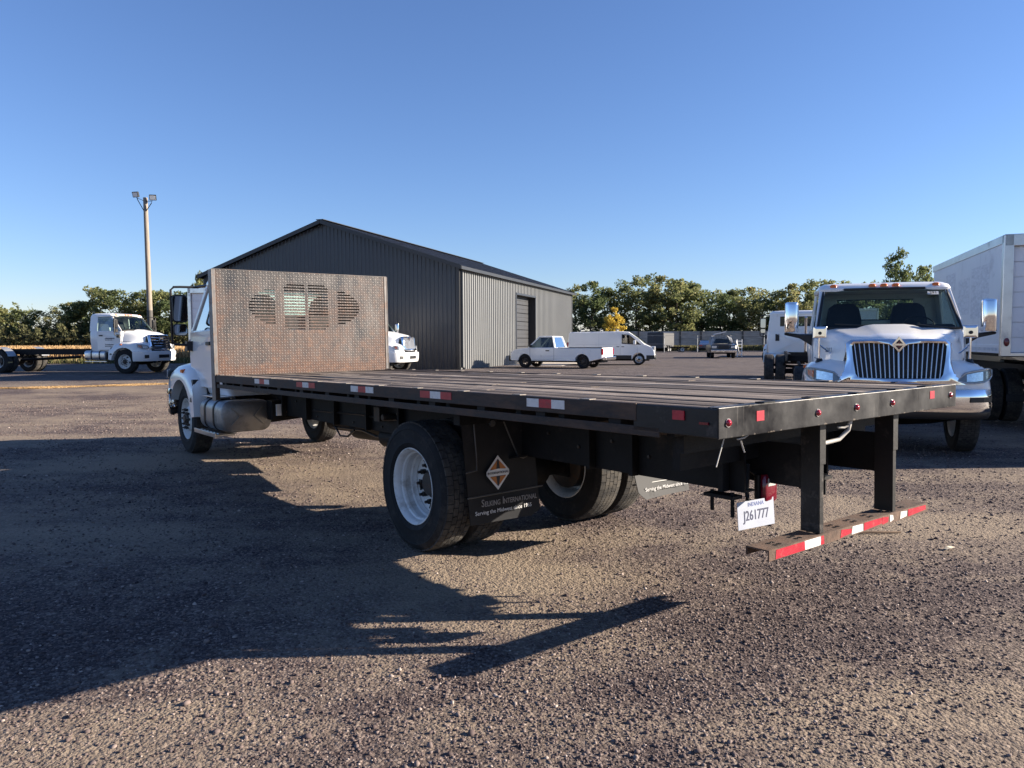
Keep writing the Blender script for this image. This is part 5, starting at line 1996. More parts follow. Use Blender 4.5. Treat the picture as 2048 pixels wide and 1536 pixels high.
# ------------------------------------------------------------------ light vehicles
def arch_profile(pts, arches, zs):
    """body side polygon: pts (x,z) upper outline from rear to front, lower edge with wheel arches (cx, r)"""
    low = []
    x_front, x_rear = pts[-1][0], pts[0][0]
    for cx, r in sorted(arches, key=lambda a: -a[0]):
        h = math.sqrt(max(r * r - (zs - .36) ** 2, .01))
        a0 = math.atan2(zs - .36, h)
        for k in range(9):
            a = a0 + (math.pi - 2 * a0) * k / 8
            low.append((cx + r * math.cos(a), .36 + r * math.sin(a)))
    return pts + low


def body_shell(t, name, poly, half, mat, tuck=.06, belt=None):
    """extruded body with the sides rolling in slightly at top and bottom"""
    zs = [p[1] for p in poly]
    zmax = max(zs)
    mb = MB()
    def sec(y, inset):
        cx = sum(p[0] for p in poly) / len(poly)
        return [(p[0] - math.copysign(inset, p[0] - cx) * (1 if abs(p[0] - cx) > 1.6 else 0), y, p[1] - (inset * .6 if p[1] > zmax - .12 else 0)) for p in poly]
    mb.loft([sec(-half, tuck), sec(-half + .05, .012), sec(-half + .12, 0), sec(half - .12, 0), sec(half - .05, .012), sec(half, tuck)])
    return mb.build(name, mat, t, bevel=.012)


def glasshouse(t, base, top, paint, zb, zt, hb, ht, split=(), glass='glass_dark', roof_crown=.05, posts=.07):
    """base/top: (x_rear, x_front) at belt and roof; pillars, roof and panes built from them"""
    xr, xf = base
    tr, tf = top
    gh = empty('cabin', parent=t)
    mb = MB()
    for s in (1, -1):
        mb.bar((xf, s * hb, zb), (tf, s * ht, zt), posts, posts)
        mb.bar((xr, s * hb, zb), (tr, s * ht, zt), posts * 1.3, posts)
        for u in split:
            mb.bar((xr + (xf - xr) * u, s * hb, zb), (tr + (tf - tr) * u, s * ht, zt), posts, posts)
        mb.bar((tr, s * ht, zt), (tf, s * ht, zt), posts, posts)
    mb.build('pillar', paint, gh, bevel=.01)
    mb = MB()
    mb.loft([rrect(tr - .03, tf + .03, ht + .03, .09, zt - .01), rrect(tr - .02, tf + .01, ht + .02, .09, zt + .03), rrect(tr + .12, tf - .15, ht - .12, .1, zt + roof_crown)])
    mb.build('roof', paint, gh, smooth=45)
    e = .012
    mb = MB(); mb.add([(xf, -hb + e, zb), (xf, hb - e, zb), (tf, ht - e, zt), (tf, -ht + e, zt)], [(0, 1, 2, 3)])
    mb.build('windshield', glass, gh)
    mb = MB(); mb.add([(xr, -hb + e, zb), (xr, hb - e, zb), (tr, ht - e, zt), (tr, -ht + e, zt)], [(0, 1, 2, 3)])
    mb.build('rear_window', glass, gh)
    us = [0] + list(split) + [1]
    for s in (1, -1):
        for a, b in zip(us, us[1:]):
            mb = MB()
            mb.add([(xr + (xf - xr) * a, s * hb, zb), (xr + (xf - xr) * b, s * hb, zb), (tr + (tf - tr) * b, s * ht, zt), (tr + (tf - tr) * a, s * ht, zt)], [(0, 1, 2, 3)])
            mb.build('side_window', glass, gh)
    mb = MB()
    for s in (1, -1):
        cx = xr + (xf - xr) * .42
        mb.loft([rrect(cx - .12, cx + .06, .22, .05, zb - .1), rrect(cx - .18, cx - .04, .2, .05, zb + .2), rrect(cx - .18, cx - .08, .13, .04, zb + .3)])
        mb.v[-60:] = [(p[0], p[1] + s * .36, p[2]) for p in mb.v[-60:]]
    mb.build('seat', 'interior', gh)
    return gh


def lamp_box(parent, name, mat, x0, x1, y0, y1, z0, z1, bev=.02):
    mb = MB(); mb.bb(x0, x1, y0, y1, z0, z1)
    return mb.build(name, mat, parent, bevel=bev)


def pickup():
    f, l = hd(154.7)
    # near (left) wheels: rear (3.89,38.7), front (.71,40.2)
    fr = Vector((.71, 40.2)) - .80 * l
    t = thing('pickup_truck', 'white single cab pickup parked by the grey shed wall', 'pickup', (fr.x, fr.y, gz(fr.x, fr.y)), R(154.7), scale=.96)
    wb = 3.45
    top = [(-wb - 1.12, .55), (-wb - 1.10, 1.12), (-1.95, 1.12), (-1.93, 1.14), (-.35, 1.13), (.25, 1.07), (.72, .98), (.88, .80), (.90, .50), (.86, .42)]
    poly = arch_profile(top, [(0, .43), (-wb, .43)], .40)
    body = body_shell(t, 'body', poly, .95, 'paint_white')
    glasshouse(t, (-1.80, -.22), (-1.62, -.82), 'paint_white', 1.12, 1.72, .86, .70, ())
    # bed cavity rim and tailgate
    mb = MB(); mb.bb(-wb - 1.02, -2.02, -.78, .78, 1.122, 1.126)
    mb.build('bed_liner', 'plastic_black', t)
    mb = MB()
    for s in (1, -1):
        mb.bb(-wb - 1.1, -2.0, s * .80, s * .94, 1.118, 1.135)
    mb.build('bed_rail', 'plastic_black', t)
    mb = MB(); mb.bb(-wb - 1.30, -wb - 1.10, -.88, .88, .46, .64)
    mb.build('rear_bumper', 'chrome', t, bevel=.03)
    mb = MB(); mb.bb(.70, .99, -.92, .92, .38, .66)
    mb.build('front_bumper', 'plastic_black', t, bevel=.04)
    for s in (1, -1):
        lamp_box(t, 'tail_lamp', 'lens_red', -wb - 1.13, -wb - 1.02, s * .80, s * .96, .74, 1.08)
        lamp_box(t, 'headlight', 'lamp_clear', .70, .90, s * .62, s * .93, .72, .92)
        wheel(t, (0, s * .80, .365), 'car', s, 'hub_dark', False, .365, .24)
        wheel(t, (-wb, s * .80, .365), 'car', s, 'hub_dark', False, .365, .24)
        mb = MB(); mb.bb(-1.50, -1.28, s * .945, s * .965, .93, .99)
        mb.build('door_handle', 'plastic_black', t, bevel=.01)
        mb = MB()
        for x in (-1.78, -.35):
            mb.bb(x, x + .012, s * .9405, s * .953, .45, 1.1)
        mb.bb(-1.78, -.34, s * .9405, s * .953, .44, .452)
        mb.build('door_gap', 'plastic_black', t)
        mb = MB(); mb.loft([rrect(-.50, -.36, .09, .04, 1.14), rrect(-.50, -.36, .09, .04, 1.28)])
        mb.v = [(p[0], p[1] + s * 1.05, p[2]) for p in mb.v]
        mb.build('door_mirror', 'plastic_black', t, smooth=40)
        mb = MB()
        for cx in (0, -wb):
            a = [R(k) for k in range(5, 180, 12)]
            mb.grid([[(cx + .44 * math.cos(q), s * yy, .36 + .44 * math.sin(q)) for q in a] for yy in (.60, .94)])
        mb.build('wheel_well', 'plastic_black', t)
    mb = MB(); mb.bb(-wb - .9, .6, -.6, .6, .32, .48)
    mb.build('underbody', 'frame_black', t)
    mb = MB(); mb.bb(.86, .905, -.5, .5, .68, .90)
    mb.build('grille', 'plastic_black', t, bevel=.02)


pickup()


def cargo_van():
    f, l = hd(-12)
    near = Vector((7.45, 43.9))
    c = near + .86 * l                   # facing right: right side towards the camera
    t = thing('cargo_van', 'white cargo van with dark lower trim parked behind the pickup', 'van', (c.x, c.y, gz(c.x, c.y)), R(-12), scale=.96)
    wb = 3.3
    top = [(-wb - 1.05, .50), (-wb - 1.10, 1.05), (-wb - 1.02, 1.90), (-wb - .95, 2.03), (-1.0, 2.06), (-.62, 2.03), (-.05, 1.62), (.36, 1.27), (.80, 1.08), (.95, .85), (.98, .50), (.93, .34)]
    poly = arch_profile(top, [(0, .41), (-wb, .41)], .36)
    body_shell(t, 'body', poly, .98, 'paint_white')
    # glass set into the body: windscreen and door windows, each with its dark frame
    mb = MB()
    mb.add([(-.60, -.80, 2.045), (-.60, .80, 2.045), (.385, .88, 1.30), (.385, -.88, 1.30)], [(0, 1, 2, 3)])
    mb.v = [(p[0] + .02, p[1], p[2] + .022) for p in mb.v]
    mb.build('windshield', 'glass_dark', t)
    for s in (1, -1):
        mb = MB()
        wpts = [(-1.05, 1.30), (.12, 1.24), (-.22, 1.55), (-.62, 1.86), (-1.05, 1.88)]
        mb.loft([[(x, s * .978, z) for x, z in wpts], [(x, s * .986, z) for x, z in wpts]])
        mb.build('window_frame', 'plastic_black', t)
        w2 = [(-.99, 1.36), (-.02, 1.31), (-.27, 1.54), (-.64, 1.81), (-.99, 1.83)]
        mb = MB(); mb.loft([[(x, s * .984, z) for x, z in w2], [(x, s * .990, z) for x, z in w2]])
        mb.build('side_window', 'glass_dark', t)
        mb = MB()
        for x in (-1.14, -2.45, -.1):
            mb.bb(x, x + .014, s * .972, s * .983, .5, 1.95 if x < -1 else 1.2)
        mb.bb(-3.9, -1.14, s * .972, s * .983, 1.26, 1.27)
        mb.build('door_gap', 'grey_mark', t)
        mb = MB()
        mb.bb(-1.06, -.90, s * .98, s * 1.0, 1.10, 1.14)
        mb.bb(-1.36, -1.20, s * .98, s * 1.0, 1.10, 1.14)
        mb.build('door_handle', 'plastic_black', t)
        mb = MB()
        for xa, xb in ((-wb - 1.05, -wb - .45), (-wb + .45, -.45), (.44, .95)):
            mb.bb(xa, xb, s * .96, s * .994, .36, .60)
        mb.build('lower_trim', 'plastic_black', t, bevel=.015)
        mb = MB(); mb.bb(-.35, -.18, s * 1.0, s * 1.18, 1.25, 1.52)
        mb.build('door_mirror', 'paint_white', t, bevel=.04)
        lamp_box(t, 'headlight', 'lamp_clear', .62, .955, s * .62, s * .95, .86, 1.14, .05)
        lamp_box(t, 'tail_lamp', 'lens_red', -wb - 1.12, -wb - 1.0, s * .86, s * .975, 1.0, 1.4)
        wheel(t, (0, s * .86, .35), 'car', s, 'aluminium', False, .35, .23)
        wheel(t, (-wb, s * .86, .35), 'car', s, 'aluminium', False, .35, .23)
        mb = MB()
        for cx in (0, -wb):
            a = [R(k) for k in range(5, 180, 12)]
            mb.grid([[(cx + .42 * math.cos(q), s * yy, .36 + .42 * math.sin(q)) for q in a] for yy in (.60, .975)])
        mb.build('wheel_well', 'plastic_black', t)
    mb = MB(); mb.bb(.80, 1.02, -.93, .93, .34, .62)
    mb.build('front_bumper', 'plastic_black', t, bevel=.05)
    mb = MB(); mb.bb(-wb - .9, .6, -.7, .7, .26, .42)
    mb.build('underbody', 'frame_black', t)
    mb = MB(); mb.bb(.92, 1.0, -.5, .5, .66, .84)
    mb.build('grille', 'plastic_black', t, bevel=.02)
    mb = MB()
    for x in (-3.6, -2.4, -1.4):
        mb.bb(x, x + .05, -.8, .8, 2.12, 2.16)
        for s in (1, -1):
            mb.bb(x, x + .05, s * .80, s * .84, 2.02, 2.22)
    mb.build('roof_rack', 'galv', t)


cargo_van()


def wrecked_pickup():
    d = 60.
    x = (1445 - 1024) / 1497 * d
    t = thing('wrecked_truck', 'dark wrecked pickup with crushed white cab facing the camera', 'pickup', (x, d, gz(x, d)), R(-100))
    rg = random.Random(9)
    poly = arch_profile([(-4.2, .55), (-4.2, 1.05), (-1.5, 1.1), (.2, 1.14), (.75, 1.05), (.86, .8), (.88, .45)], [(0, .46), (-3.3, .46)], .42)
    body_shell(t, 'body', poly, .97, 'car_dark')
    # crushed cab: a crumpled shell of jittered rings
    rings = []
    for k, (z, w, x0, x1) in enumerate(((1.08, .92, -1.7, -.1), (1.35, .85, -1.65, -.35), (1.62, .80, -1.5, -.5), (1.82, .62, -1.35, -.6))):
        rings.append([(p[0] + rg.uniform(-.1, .1), p[1] + rg.uniform(-.1, .1) - .06 * k, z + rg.uniform(-.10, .08)) for p in rrect(x0, x1, w, .2, z, 3)])
    mb = MB(); mb.loft(rings)
    mb.build('crushed_cab', 'mangled', t)
    mb = MB(); mb.add([(-.10, -.72, 1.18), (-.12, .75, 1.16), (-.38, .55, 1.5), (-.42, -.5, 1.56)], [(0, 1, 2, 3)])
    mb.build('windshield', 'glass_dark', t)
    mb = MB(); mb.loft([[(-.9, -.75, 1.88), (-.3, -.6, 1.86), (-.3, -.55, 1.9), (-.9, -.7, 1.92)], [(-.6, .2, 2.12), (-.2, .3, 2.05), (-.2, .32, 2.08), (-.6, .25, 2.15)]])
    mb.build('bent_roof_panel', 'mangled', t)
    mb = MB(); mb.loft([[(.2, .98, .5), (-.6, 1.0, .55), (-.8, 1.0, 1.4), (-.1, .98, 1.25)], [(.4, 1.25, .4), (-.5, 1.2, .5), (-.9, 1.2, 1.5), (-.1, 1.05, 1.3)]])
    mb.build('torn_fender', 'mangled', t)
    mb = MB(); mb.bb(.80, 1.0, -.98, .98, .46, .68)
    mb.build('front_bumper', 'chrome', t, bevel=.04)
    mb = MB(); mb.bb(.85, .93, -.42, .42, .74, 1.04)
    mb.build('grille', 'plastic_black', t, bevel=.03)
    for s in (1, -1):
        lamp_box(t, 'headlight', 'lamp_clear', .72, .90, s * .55, s * .92, .80, .98)
        wheel(t, (0, s * .82, .40), 'car', s, 'hub_dark', False, .40, .26)
        wheel(t, (-3.3, s * .82, .40), 'car', s, 'hub_dark', False, .40, .26)
    mb = MB(); mb.bb(-4., .6, -.6, .6, .35, .5)
    mb.build('underbody', 'frame_black', t)


wrecked_pickup()


def grey_car():
    d = 93.
    x = (1408 - 1024) / 1497 * d
    t = thing('parked_car', 'dark grey sedan parked in front of the long board fence', 'car', (x, d, gz(x, d)), R(80))
    poly = arch_profile([(-3.6, .5), (-3.65, .85), (-3.3, .95), (-2.6, .98), (-.4, .95), (.6, .82), (.85, .65), (.85, .35)], [(0, .36), (-2.7, .36)], .30)
    body_shell(t, 'body', poly, .9, 'car_grey')
    glasshouse(t, (-3.0, -.35), (-2.3, -1.1), 'car_grey', .95, 1.40, .80, .60, (.5,))
    for s in (1, -1):
        lamp_box(t, 'tail_lamp', 'lens_red', -3.67, -3.55, s * .5, s * .88, .72, .88)
        wheel(t, (0, s * .78, .33), 'car', s, 'aluminium', False, .33, .2)
        wheel(t, (-2.7, s * .78, .33), 'car', s, 'aluminium', False, .33, .2)


grey_car()


def cargo_trailer():
    d = 95.
    x = (1320 - 1024) / 1497 * d
    t = thing('enclosed_trailer', 'black enclosed cargo trailer standing by the board fence', 'trailer', (x, d, gz(x, d)), R(62))
    mb = MB(); mb.loft([rrect(-2.0, 2.6, 1.05, .06, .45), rrect(-2.0, 2.6, 1.05, .06, 2.35), rrect(-1.95, 2.5, .98, .06, 2.42)])
    mb.build('trailer_box', 'trailer_dark', t, smooth=30)
    for s in (1, -1):
        mb = MB()
        mb.bb(-1.95, 2.55, s * 1.052, s * 1.062, .6, 2.3)
        mb.build('side_skin', 'trailer_side' if s < 0 else 'trailer_dark', t)
        mb = MB(); mb.bb(-.9, .9, s * 1.0, s * 1.25, .75, .82)
        mb.build('fender', 'trailer_dark', t, bevel=.02)
        for xx in (-.42, .42):
            wheel(t, (xx, s * 1.12, .34), 'car', s, 'rim_white', False, .34, .2)
        mb = MB(); mb.bb(-2.04, -2.0, s * .05, s * 1.0, .55, 2.3)
        mb.build('rear_door', 'trailer_dark', t, bevel=.01)
    mb = MB(); mb.bar((2.5, .5, .45), (3.8, 0, .5), .1, .1); mb.bar((2.5, -.5, .45), (3.8, 0, .5), .1, .1)
    mb.build('drawbar', 'frame_black', t)


cargo_trailer()


def utility_trailer():
    d = 91.
    x = (1358 - 1024) / 1497 * d
    t = thing('utility_trailer', 'low open utility trailer beside the black cargo trailer', 'trailer', (x, d, gz(x, d)), R(178))
    mb = MB(); mb.bb(-1.1, 1.1, -.75, .75, .50, .58)
    for s in (1, -1):
        mb.bb(-1.1, 1.1, s * .74, s * .78, .58, .66)
        for k in range(3):
            mb.bb(-1.1 + k * 1.07, -1.05 + k * 1.07, s * .74, s * .78, .58, .8)
    mb.build('trailer_frame', 'frame_black', t)
    mb = MB(); mb.bar((1.1, .4, .5), (2.0, 0, .48), .08, .08); mb.bar((1.1, -.4, .5), (2.0, 0, .48), .08, .08); mb.bb(1.9, 1.97, -.03, .03, 0, .5)
    mb.build('drawbar', 'frame_black', t)
    for s in (1, -1):
        wheel(t, (-.2, s * .92, .32), 'car', s, 'rim_white', False, .32, .18)


utility_trailer()


def white_rack():
    d = 64.
    x = (1474 - 1024) / 1497 * d
    t = thing('metal_rack', 'small white metal rack standing beside the wrecked pickup', 'rack', (x, d, gz(x, d)), R(10))
    for s in (0, .42):
        mb = MB(); mb.bb(s, s + .05, 0, .05, 0, 1.5)
        mb.build('upright', 'paint_white', t)
    for k in range(5):
        mb = MB(); mb.bb(.05, .42, 0, .05, .2 + k * .28, .25 + k * .28)
        mb.build('rung', 'paint_white', t)


white_rack()


# ------------------------------------------------------------------ fences
def board_fence():
    d = 108.
    x0, x1 = (1235 - 1024) / 1497 * d, 62.
    z0 = gz(0, d)
    t = thing('board_fence', 'long weathered board fence with posts in front of the right hand trees', 'fence', (x0, d, z0))
    bay = 3.0
    n = int((x1 - x0) / bay)
    rg = random.Random(2)
    for i in range(n):
        mb = MB(); mb.bb(i * bay - .09, i * bay + .09, -.16, .04, 0, 2.75)
        mb.build('post', 'fence_post', t)
        for k in range(4):
            mb = MB()
            za = .28 + k * .62
            mb.bb(i * bay + .02, (i + 1) * bay - .02, .045, .09, za, za + .60 - rg.uniform(.01, .05))
            mb.build('board', 'fence_wood', t)
    mb = MB()
    mb.bb(0, n * bay, .1, .13, .2, 2.7)
    mb.build('backing_board', 'fence_wood', t)


board_fence()


def wire_fence():
    d = 88.
    x0, x1 = (1262 - 1024) / 1497 * d, 55.
    t = thing('wire_fence', 'thin galvanised wire fence on steel posts before the board fence', 'fence', (x0, d, gz(0, d)))
    x = 0
    while x < x1 - x0:
        mb = MB(); mb.tube([(x, 0, 0), (x, 0, 2.0)], .035, 6)
        mb.build('post', 'galv', t)
        x += 3.9
    for z in (.15, 1.0, 1.97):
        mb = MB(); mb.tube([(0, 0, z), (x1 - x0, 0, z)], .012, 4)
        mb.build('wire', 'galv', t)


wire_fence()


# ------------------------------------------------------------------ trees, field, weeds
def tree_kind(seed, H, W, n_leaf, leaf, bare=.0, low=.12, n_limb=9):
    """returns (trunk mesh, crown verts/tints arrays) for a tree of height H and crown width W"""
    rg = np.random.default_rng(seed)
    pr = random.Random(seed)
    mb = MB()
    lean = pr.uniform(-.04, .04)
    tips = []
    th = H * .62
    pts = [(lean * th * k / 5 + pr.uniform(-.08, .08), pr.uniform(-.08, .08), th * k / 5 - (.2 if k == 0 else 0)) for k in range(6)]
    r0 = H * .016 + .05
    mb.tube(pts, [r0 * (1 - .14 * k) for k in range(6)], 8)
    for k in range(n_limb):
        zf = pr.uniform(.25, .98)
        i = min(int(zf * 5), 4)
        p = Vector(pts[i]).lerp(Vector(pts[i + 1]), zf * 5 - i)
        a = 2.4 * k + pr.uniform(-.4, .4)
        ln = W * .5 * pr.uniform(.55, 1.0) * (1.1 - .4 * zf)
        up = pr.uniform(.5, 1.1) + zf * .6
        q = p + Vector((math.cos(a) * ln * .55, math.sin(a) * ln * .55, ln * .45 * up))
        e = q + Vector((math.cos(a + .3) * ln * .45, math.sin(a + .3) * ln * .45, ln * .5 * up))
        mb.tube([p, q, e], [r0 * .42, r0 * .26, r0 * .09], 6)
        tips += [q, e, (q + e) / 2]
    trunk = mb.mesh('trunk', 'bark', 40)
    # crown: lumpy clumps filling an uneven envelope
    nc = 40
    cl = []
    for k in range(nc):
        z = low * H + (H * (1 - low)) * (pr.random() ** .8)
        f = (z / H - low) / (1 - low)
        env = W * .5 * (math.sin(math.pi * (.12 + .86 * f)) ** .75) * pr.uniform(.5, 1.06)
        a = pr.uniform(0, 2 * math.pi)
        rad = env * math.sqrt(pr.uniform(.25, 1))
        cl.append((rad * math.cos(a), rad * math.sin(a), z, W * pr.uniform(.05, .125), pr.uniform(-.22, .22)))
    for t_ in tips:
        cl.append((t_.x, t_.y, t_.z, W * pr.uniform(.05, .11), pr.uniform(-.2, .2)))
    cl = np.array(cl)
    wgt = cl[:, 3] ** 2
    idx = rg.choice(len(cl), n_leaf, p=wgt / wgt.sum())
    d = rg.normal(size=(n_leaf, 3))
    d /= np.linalg.norm(d, axis=1)[:, None]
    rr = rg.uniform(.25, 1.1, n_leaf) ** .6
    c = cl[idx, :3] + d * (cl[idx, 3] * rr)[:, None] * np.array([1.15, 1.15, .8])
    c[:, 2] = np.clip(c[:, 2], .25, None)
    # leaf sprays: two-triangle kites
    u = rg.normal(size=(n_leaf, 3)); u /= np.linalg.norm(u, axis=1)[:, None]
    v = np.cross(u, rg.normal(size=(n_leaf, 3))); v /= np.linalg.norm(v, axis=1)[:, None]
    s = leaf * rg.uniform(.55, 1.35, n_leaf)[:, None]
    q = np.stack([c - u * s, c + v * s * .6, c + u * s, c - v * s * .6], 1)
    t_ = np.clip(.42 + cl[idx, 4] + rg.normal(0, .17, n_leaf), 0, 1)
    return trunk, q.reshape(-1, 3), np.repeat(t_, 4)


def crown_mesh(q, t, mat):
    f = np.arange(len(q)).reshape(-1, 4)
    return np_mesh('crown', q, f, mat, t)


KINDS = []
for sd, H, W, n, lf, mt in ((1, 11.5, 8.0, 3900, .21, 'leaf'), (2, 12.5, 7.0, 3600, .20, 'leaf'), (3, 10.0, 8.5, 4200, .21, 'leaf'), (4, 13.0, 8.0, 2700, .20, 'leaf'), (5, 9.0, 7.0, 3300, .20, 'leaf')):
    tk, q, t_ = tree_kind(sd, H, W, n, lf)
    KINDS.append((tk, crown_mesh(q, t_, mt), H))
tk, q, t_ = tree_kind(8, 6.6, 4.2, 2600, .16, low=.1)
YEL = (tk, crown_mesh(q, t_, 'leaf_yellow'), 6.6)
tk, q, t_ = tree_kind(12, 11., 9.0, 5200, .25, low=.04)
LOWT = (tk, crown_mesh(q, t_, 'leaf'), 11.)


def put_tree(kind, x, y, h, label, group=None, rz=None, name='broadleaf_tree', wide=1.):
    tk, cr, H = kind
    s = h / H
    t = thing(name, label, 'tree', (x, y, gz(x, y) - .05), rnd.uniform(0, 6.28) if rz is None else rz, group)
    t.scale = (s * wide, s * wide, s)
    link('trunk', tk, t)
    link('crown', cr, t)
    return t


def px_tree(kind, px, ytop, d, label, group=None, wide=1., name='broadleaf_tree'):
    x = (px - 1024) / 1497 * d
    h = (681 - ytop) * d / 1497 + CAM_H - gz(x, d)
    return put_tree(kind, x, d, h, label, group, wide=wide, name=name)


ORD = ['first', 'second', 'third', 'fourth', 'fifth', 'sixth', 'seventh', 'eighth', 'ninth', 'tenth', 'eleventh', 'twelfth', 'thirteenth', 'fourteenth', 'fifteenth', 'sixteenth', 'seventeenth', 'eighteenth', 'nineteenth', 'twentieth']
RG = 'trees behind the long board fence'
right = [(1148, 572, 122, 1), (1180, 566, 118, 0), (1212, 580, 126, 4), (1243, 562, 124, 3), (1272, 556, 120, 1), (1298, 551, 128, 3), (1326, 556, 122, 0), (1352, 566, 118, 2), (1384, 571, 121, 4), (1412, 582, 130, 3),
         (1440, 592, 120, 2), (1466, 584, 124, 4), (1494, 578, 118, 0), (1524, 580, 126, 3), (1556, 586, 122, 2), (1586, 572, 118, 0), (1616, 564, 122, 1), (1650, 566, 128, 2), (1690, 572, 122, 0), (1730, 574, 124, 4), (1775, 572, 126, 2), (1826, 570, 124, 0), (1880, 572, 126, 1)]
for i, (px, yt, d, k) in enumerate(right):
    lab = '%s broadleaf tree from the shed in the row behind the board fence' % ORD[i] if px < 1660 else '%s tree from the left among those seen through the facing truck windshield' % ORD[i - 18]
    px_tree(KINDS[k], px, yt, d, lab, RG, wide=1.15)
px_tree(YEL, 1228, 617, 112, 'small bright yellow autumn tree rising behind the white van', name='yellow_tree', wide=.85)
px_tree(KINDS[1], 1790, 503, 92, 'tall tree whose top rises above the cab roof of the facing truck', wide=.72)
px_tree(KINDS[2], 1838, 540, 96, 'small tree crown peeking between facing truck roof and box truck', wide=.6)
px_tree(KINDS[4], 404, 549, 66, 'green tree just showing past the left eave of the dark shed', wide=.42)
LG = 'trees along the far edge of the crop field'
left = [(5, 616, 152), (40, 620, 146), (78, 608, 150), (112, 616, 144), (140, 608, 152), (172, 596, 148), (205, 588, 150), (236, 582, 146), (262, 584, 152), (292, 578, 146), (322, 574, 150), (352, 580, 144), (385, 576, 150), (420, 570, 148)]
for i, (px, yt, d) in enumerate(left):
    px_tree([LOWT, KINDS[2], KINDS[0], KINDS[4], KINDS[3]][(i * 3) % 5], px, yt + rnd.uniform(-10, 12), d, '%s tree from the left in the dense row across the crop field' % ORD[i], LG, wide=1.2)


def leaf_mass(name, boxes, n, leaf, mat, label, seed):
    """undergrowth: leaf kites spread through low uneven mounds"""
    rg = np.random.default_rng(seed)
    P = []
    for (x0, x1, y0, y1, h) in boxes:
        m = int(n * (x1 - x0) / sum(b[1] - b[0] for b in boxes))
        x = rg.uniform(x0, x1, m)
        y = rg.uniform(y0, y1, m)
        hh = h * (.62 + .2 * np.sin(x * .9 + 1) + .18 * np.sin(x * 2.7 + y))
        z = hh * rg.uniform(0, 1, m) ** .6 + .2
        P.append(np.stack([x, y, z], 1))
    c = np.concatenate(P)
    k = len(c)
    u = rg.normal(size=(k, 3)); u /= np.linalg.norm(u, axis=1)[:, None]
    v = np.cross(u, rg.normal(size=(k, 3))); v /= np.linalg.norm(v, axis=1)[:, None]
    s = leaf * rg.uniform(.5, 1.4, k)[:, None]
    q = np.stack([c - u * s, c + v * s * .6, c + u * s, c - v * s * .6], 1).reshape(-1, 3)
    t = np.repeat(np.clip(rg.normal(.45, .22, k), 0, 1), 4)
    o = link(name, np_mesh(name, q, np.arange(len(q)).reshape(-1, 4), mat, t))
    struct(o, 'stuff', label)


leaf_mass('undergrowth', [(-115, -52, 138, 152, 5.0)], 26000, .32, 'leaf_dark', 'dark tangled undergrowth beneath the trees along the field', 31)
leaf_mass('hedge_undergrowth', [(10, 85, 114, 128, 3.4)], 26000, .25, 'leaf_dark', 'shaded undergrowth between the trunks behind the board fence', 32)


leaf_mass('far_woods', [(-270, -104, 146, 166, 10.5)], 42000, .42, 'leaf', 'far woods running on beyond the left edge of view', 33)


def blades(name, x0, x1, y0, y1, n, h, w, mat, label, seed, edge=None):
    rg = np.random.default_rng(seed)
    x = rg.uniform(x0, x1, n)
    y = y0 + (y1 - y0) * rg.uniform(0, 1, n) ** 1.7
    if edge is not None:
        keep = x < edge(y)
        x, y = x[keep], y[keep]
    k = len(x)
    a = rg.uniform(0, np.pi, k)
    hh = h * rg.uniform(.55, 1.08, k)
    ww = w * rg.uniform(.6, 1.3, k)
    lx, ly = rg.normal(0, .22, k) * hh, rg.normal(0, .22, k) * hh
    z = np.full(k, .2)
    b0 = np.stack([x - ww * np.cos(a), y - ww * np.sin(a), z], 1)
    b1 = np.stack([x + ww * np.cos(a), y + ww * np.sin(a), z], 1)
    t1 = np.stack([x + lx + ww * .6 * np.cos(a), y + ly + ww * .6 * np.sin(a), z + hh], 1)
    t0 = np.stack([x + lx - ww * .6 * np.cos(a), y + ly - ww * .6 * np.sin(a), z + hh * .92], 1)
    q = np.stack([b0, b1, t1, t0], 1).reshape(-1, 3)
    o = link(name, np_mesh(name, q, np.arange(len(q)).reshape(-1, 4), mat, np.repeat(np.clip(rg.normal(.5, .25, k), 0, 1), 4)))
    struct(o, 'stuff', label)


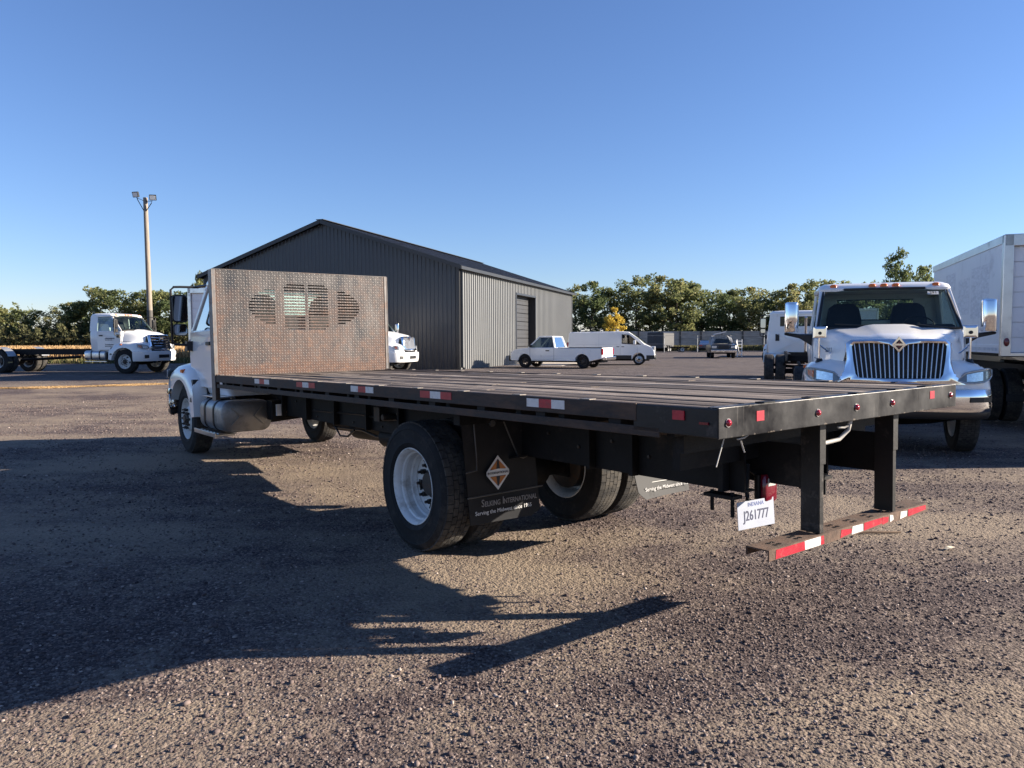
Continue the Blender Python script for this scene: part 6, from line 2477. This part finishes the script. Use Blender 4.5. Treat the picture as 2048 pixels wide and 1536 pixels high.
mb = MB()
mb.loft([[(x, y, z) for x, y in ((-160, 53), (-10, 53), (-22, 158), (-160, 158))] for z in (.1, .225)])
struct(mb.build('crop_field', 'field_soil'))
blades('dry_crop', -112, -9, 54, 140, 75000, .92, .055, 'crop', 'dry tan crop standing in the field at the left', 41)
blades('verge_grass', -70, -8, 50.5, 54.5, 9000, .38, .03, 'weed', 'rough grass verge between the yard and the crop field', 42)
mb = MB()
mb.loft([[(x, y, z) for x, y in ((12, 97), (90, 97), (90, 170), (8, 170))] for z in (.1, .23)])
struct(mb.build('grass_verge', 'far_soil'))
blades('fence_weeds', 14, 62, 96, 107.5, 16000, .75, .05, 'weed', 'weeds and grass growing along the board fence', 43)


blades('straw_line', -19, -9.6, 0, 1, 9000, .035, .02, 'crop', 'line of pale straw lying across the gravel at the left', 44)
_st = bpy.data.objects['straw_line']
_co = np.empty(len(_st.data.vertices) * 3, np.float32)
_st.data.vertices.foreach_get('co', _co)
_co = _co.reshape(-1, 3)
_w = .25 + .2 * np.sin(_co[:, 0] * 1.3) ** 2
_co[:, 1] = 26.6 + (_co[:, 0] + 12) * .32 + .25 * np.sin(_co[:, 0] * .9) + (_co[:, 1] - .5) * 2.2 * _w
_co[:, 2] += -.2 + .2 * np.clip((_co[:, 1] - 12) / 22, 0, 1) ** 2 * (3 - 2 * np.clip((_co[:, 1] - 12) / 22, 0, 1))
_st.data.vertices.foreach_set('co', _co.ravel())
_st.data.update()


# ------------------------------------------------------------------ small things on the gravel
def litter():
    def gp(px, py):
        dpt = CAM_H * 1497.5 / (py - 681.)
        return (px - 1024) / 1497.5 * dpt, dpt
    x, y = gp(1912, 1108)
    mb = MB()
    mb.grid([[(-.06, -.01, .012), (-.02, -.018, .02), (.03, -.012, .018), (.065, .0, .012)], [(-.06, .01, .016), (-.02, .016, .03), (.03, .014, .024), (.065, .004, .013)]])
    tag(mb.build('dry_leaf', 'debris', loc=(x, y, 0), rot=(0, 0, .5)), 'pale dry leaf lying on the gravel right of the rear bumper', 'leaf')
    x, y = gp(1760, 1075)
    mb = MB()
    mb.tube([(-.22, 0, .012), (-.05, .005, .016), (.1, -.004, .014), (.22, .002, .012)], [.008, .011, .010, .007], 7)
    tag(mb.build('stick', 'stick', loc=(x, y, 0), rot=(0, 0, .05), smooth=50), 'thin brown stick lying on the gravel under the rear bumper', 'stick')


litter()
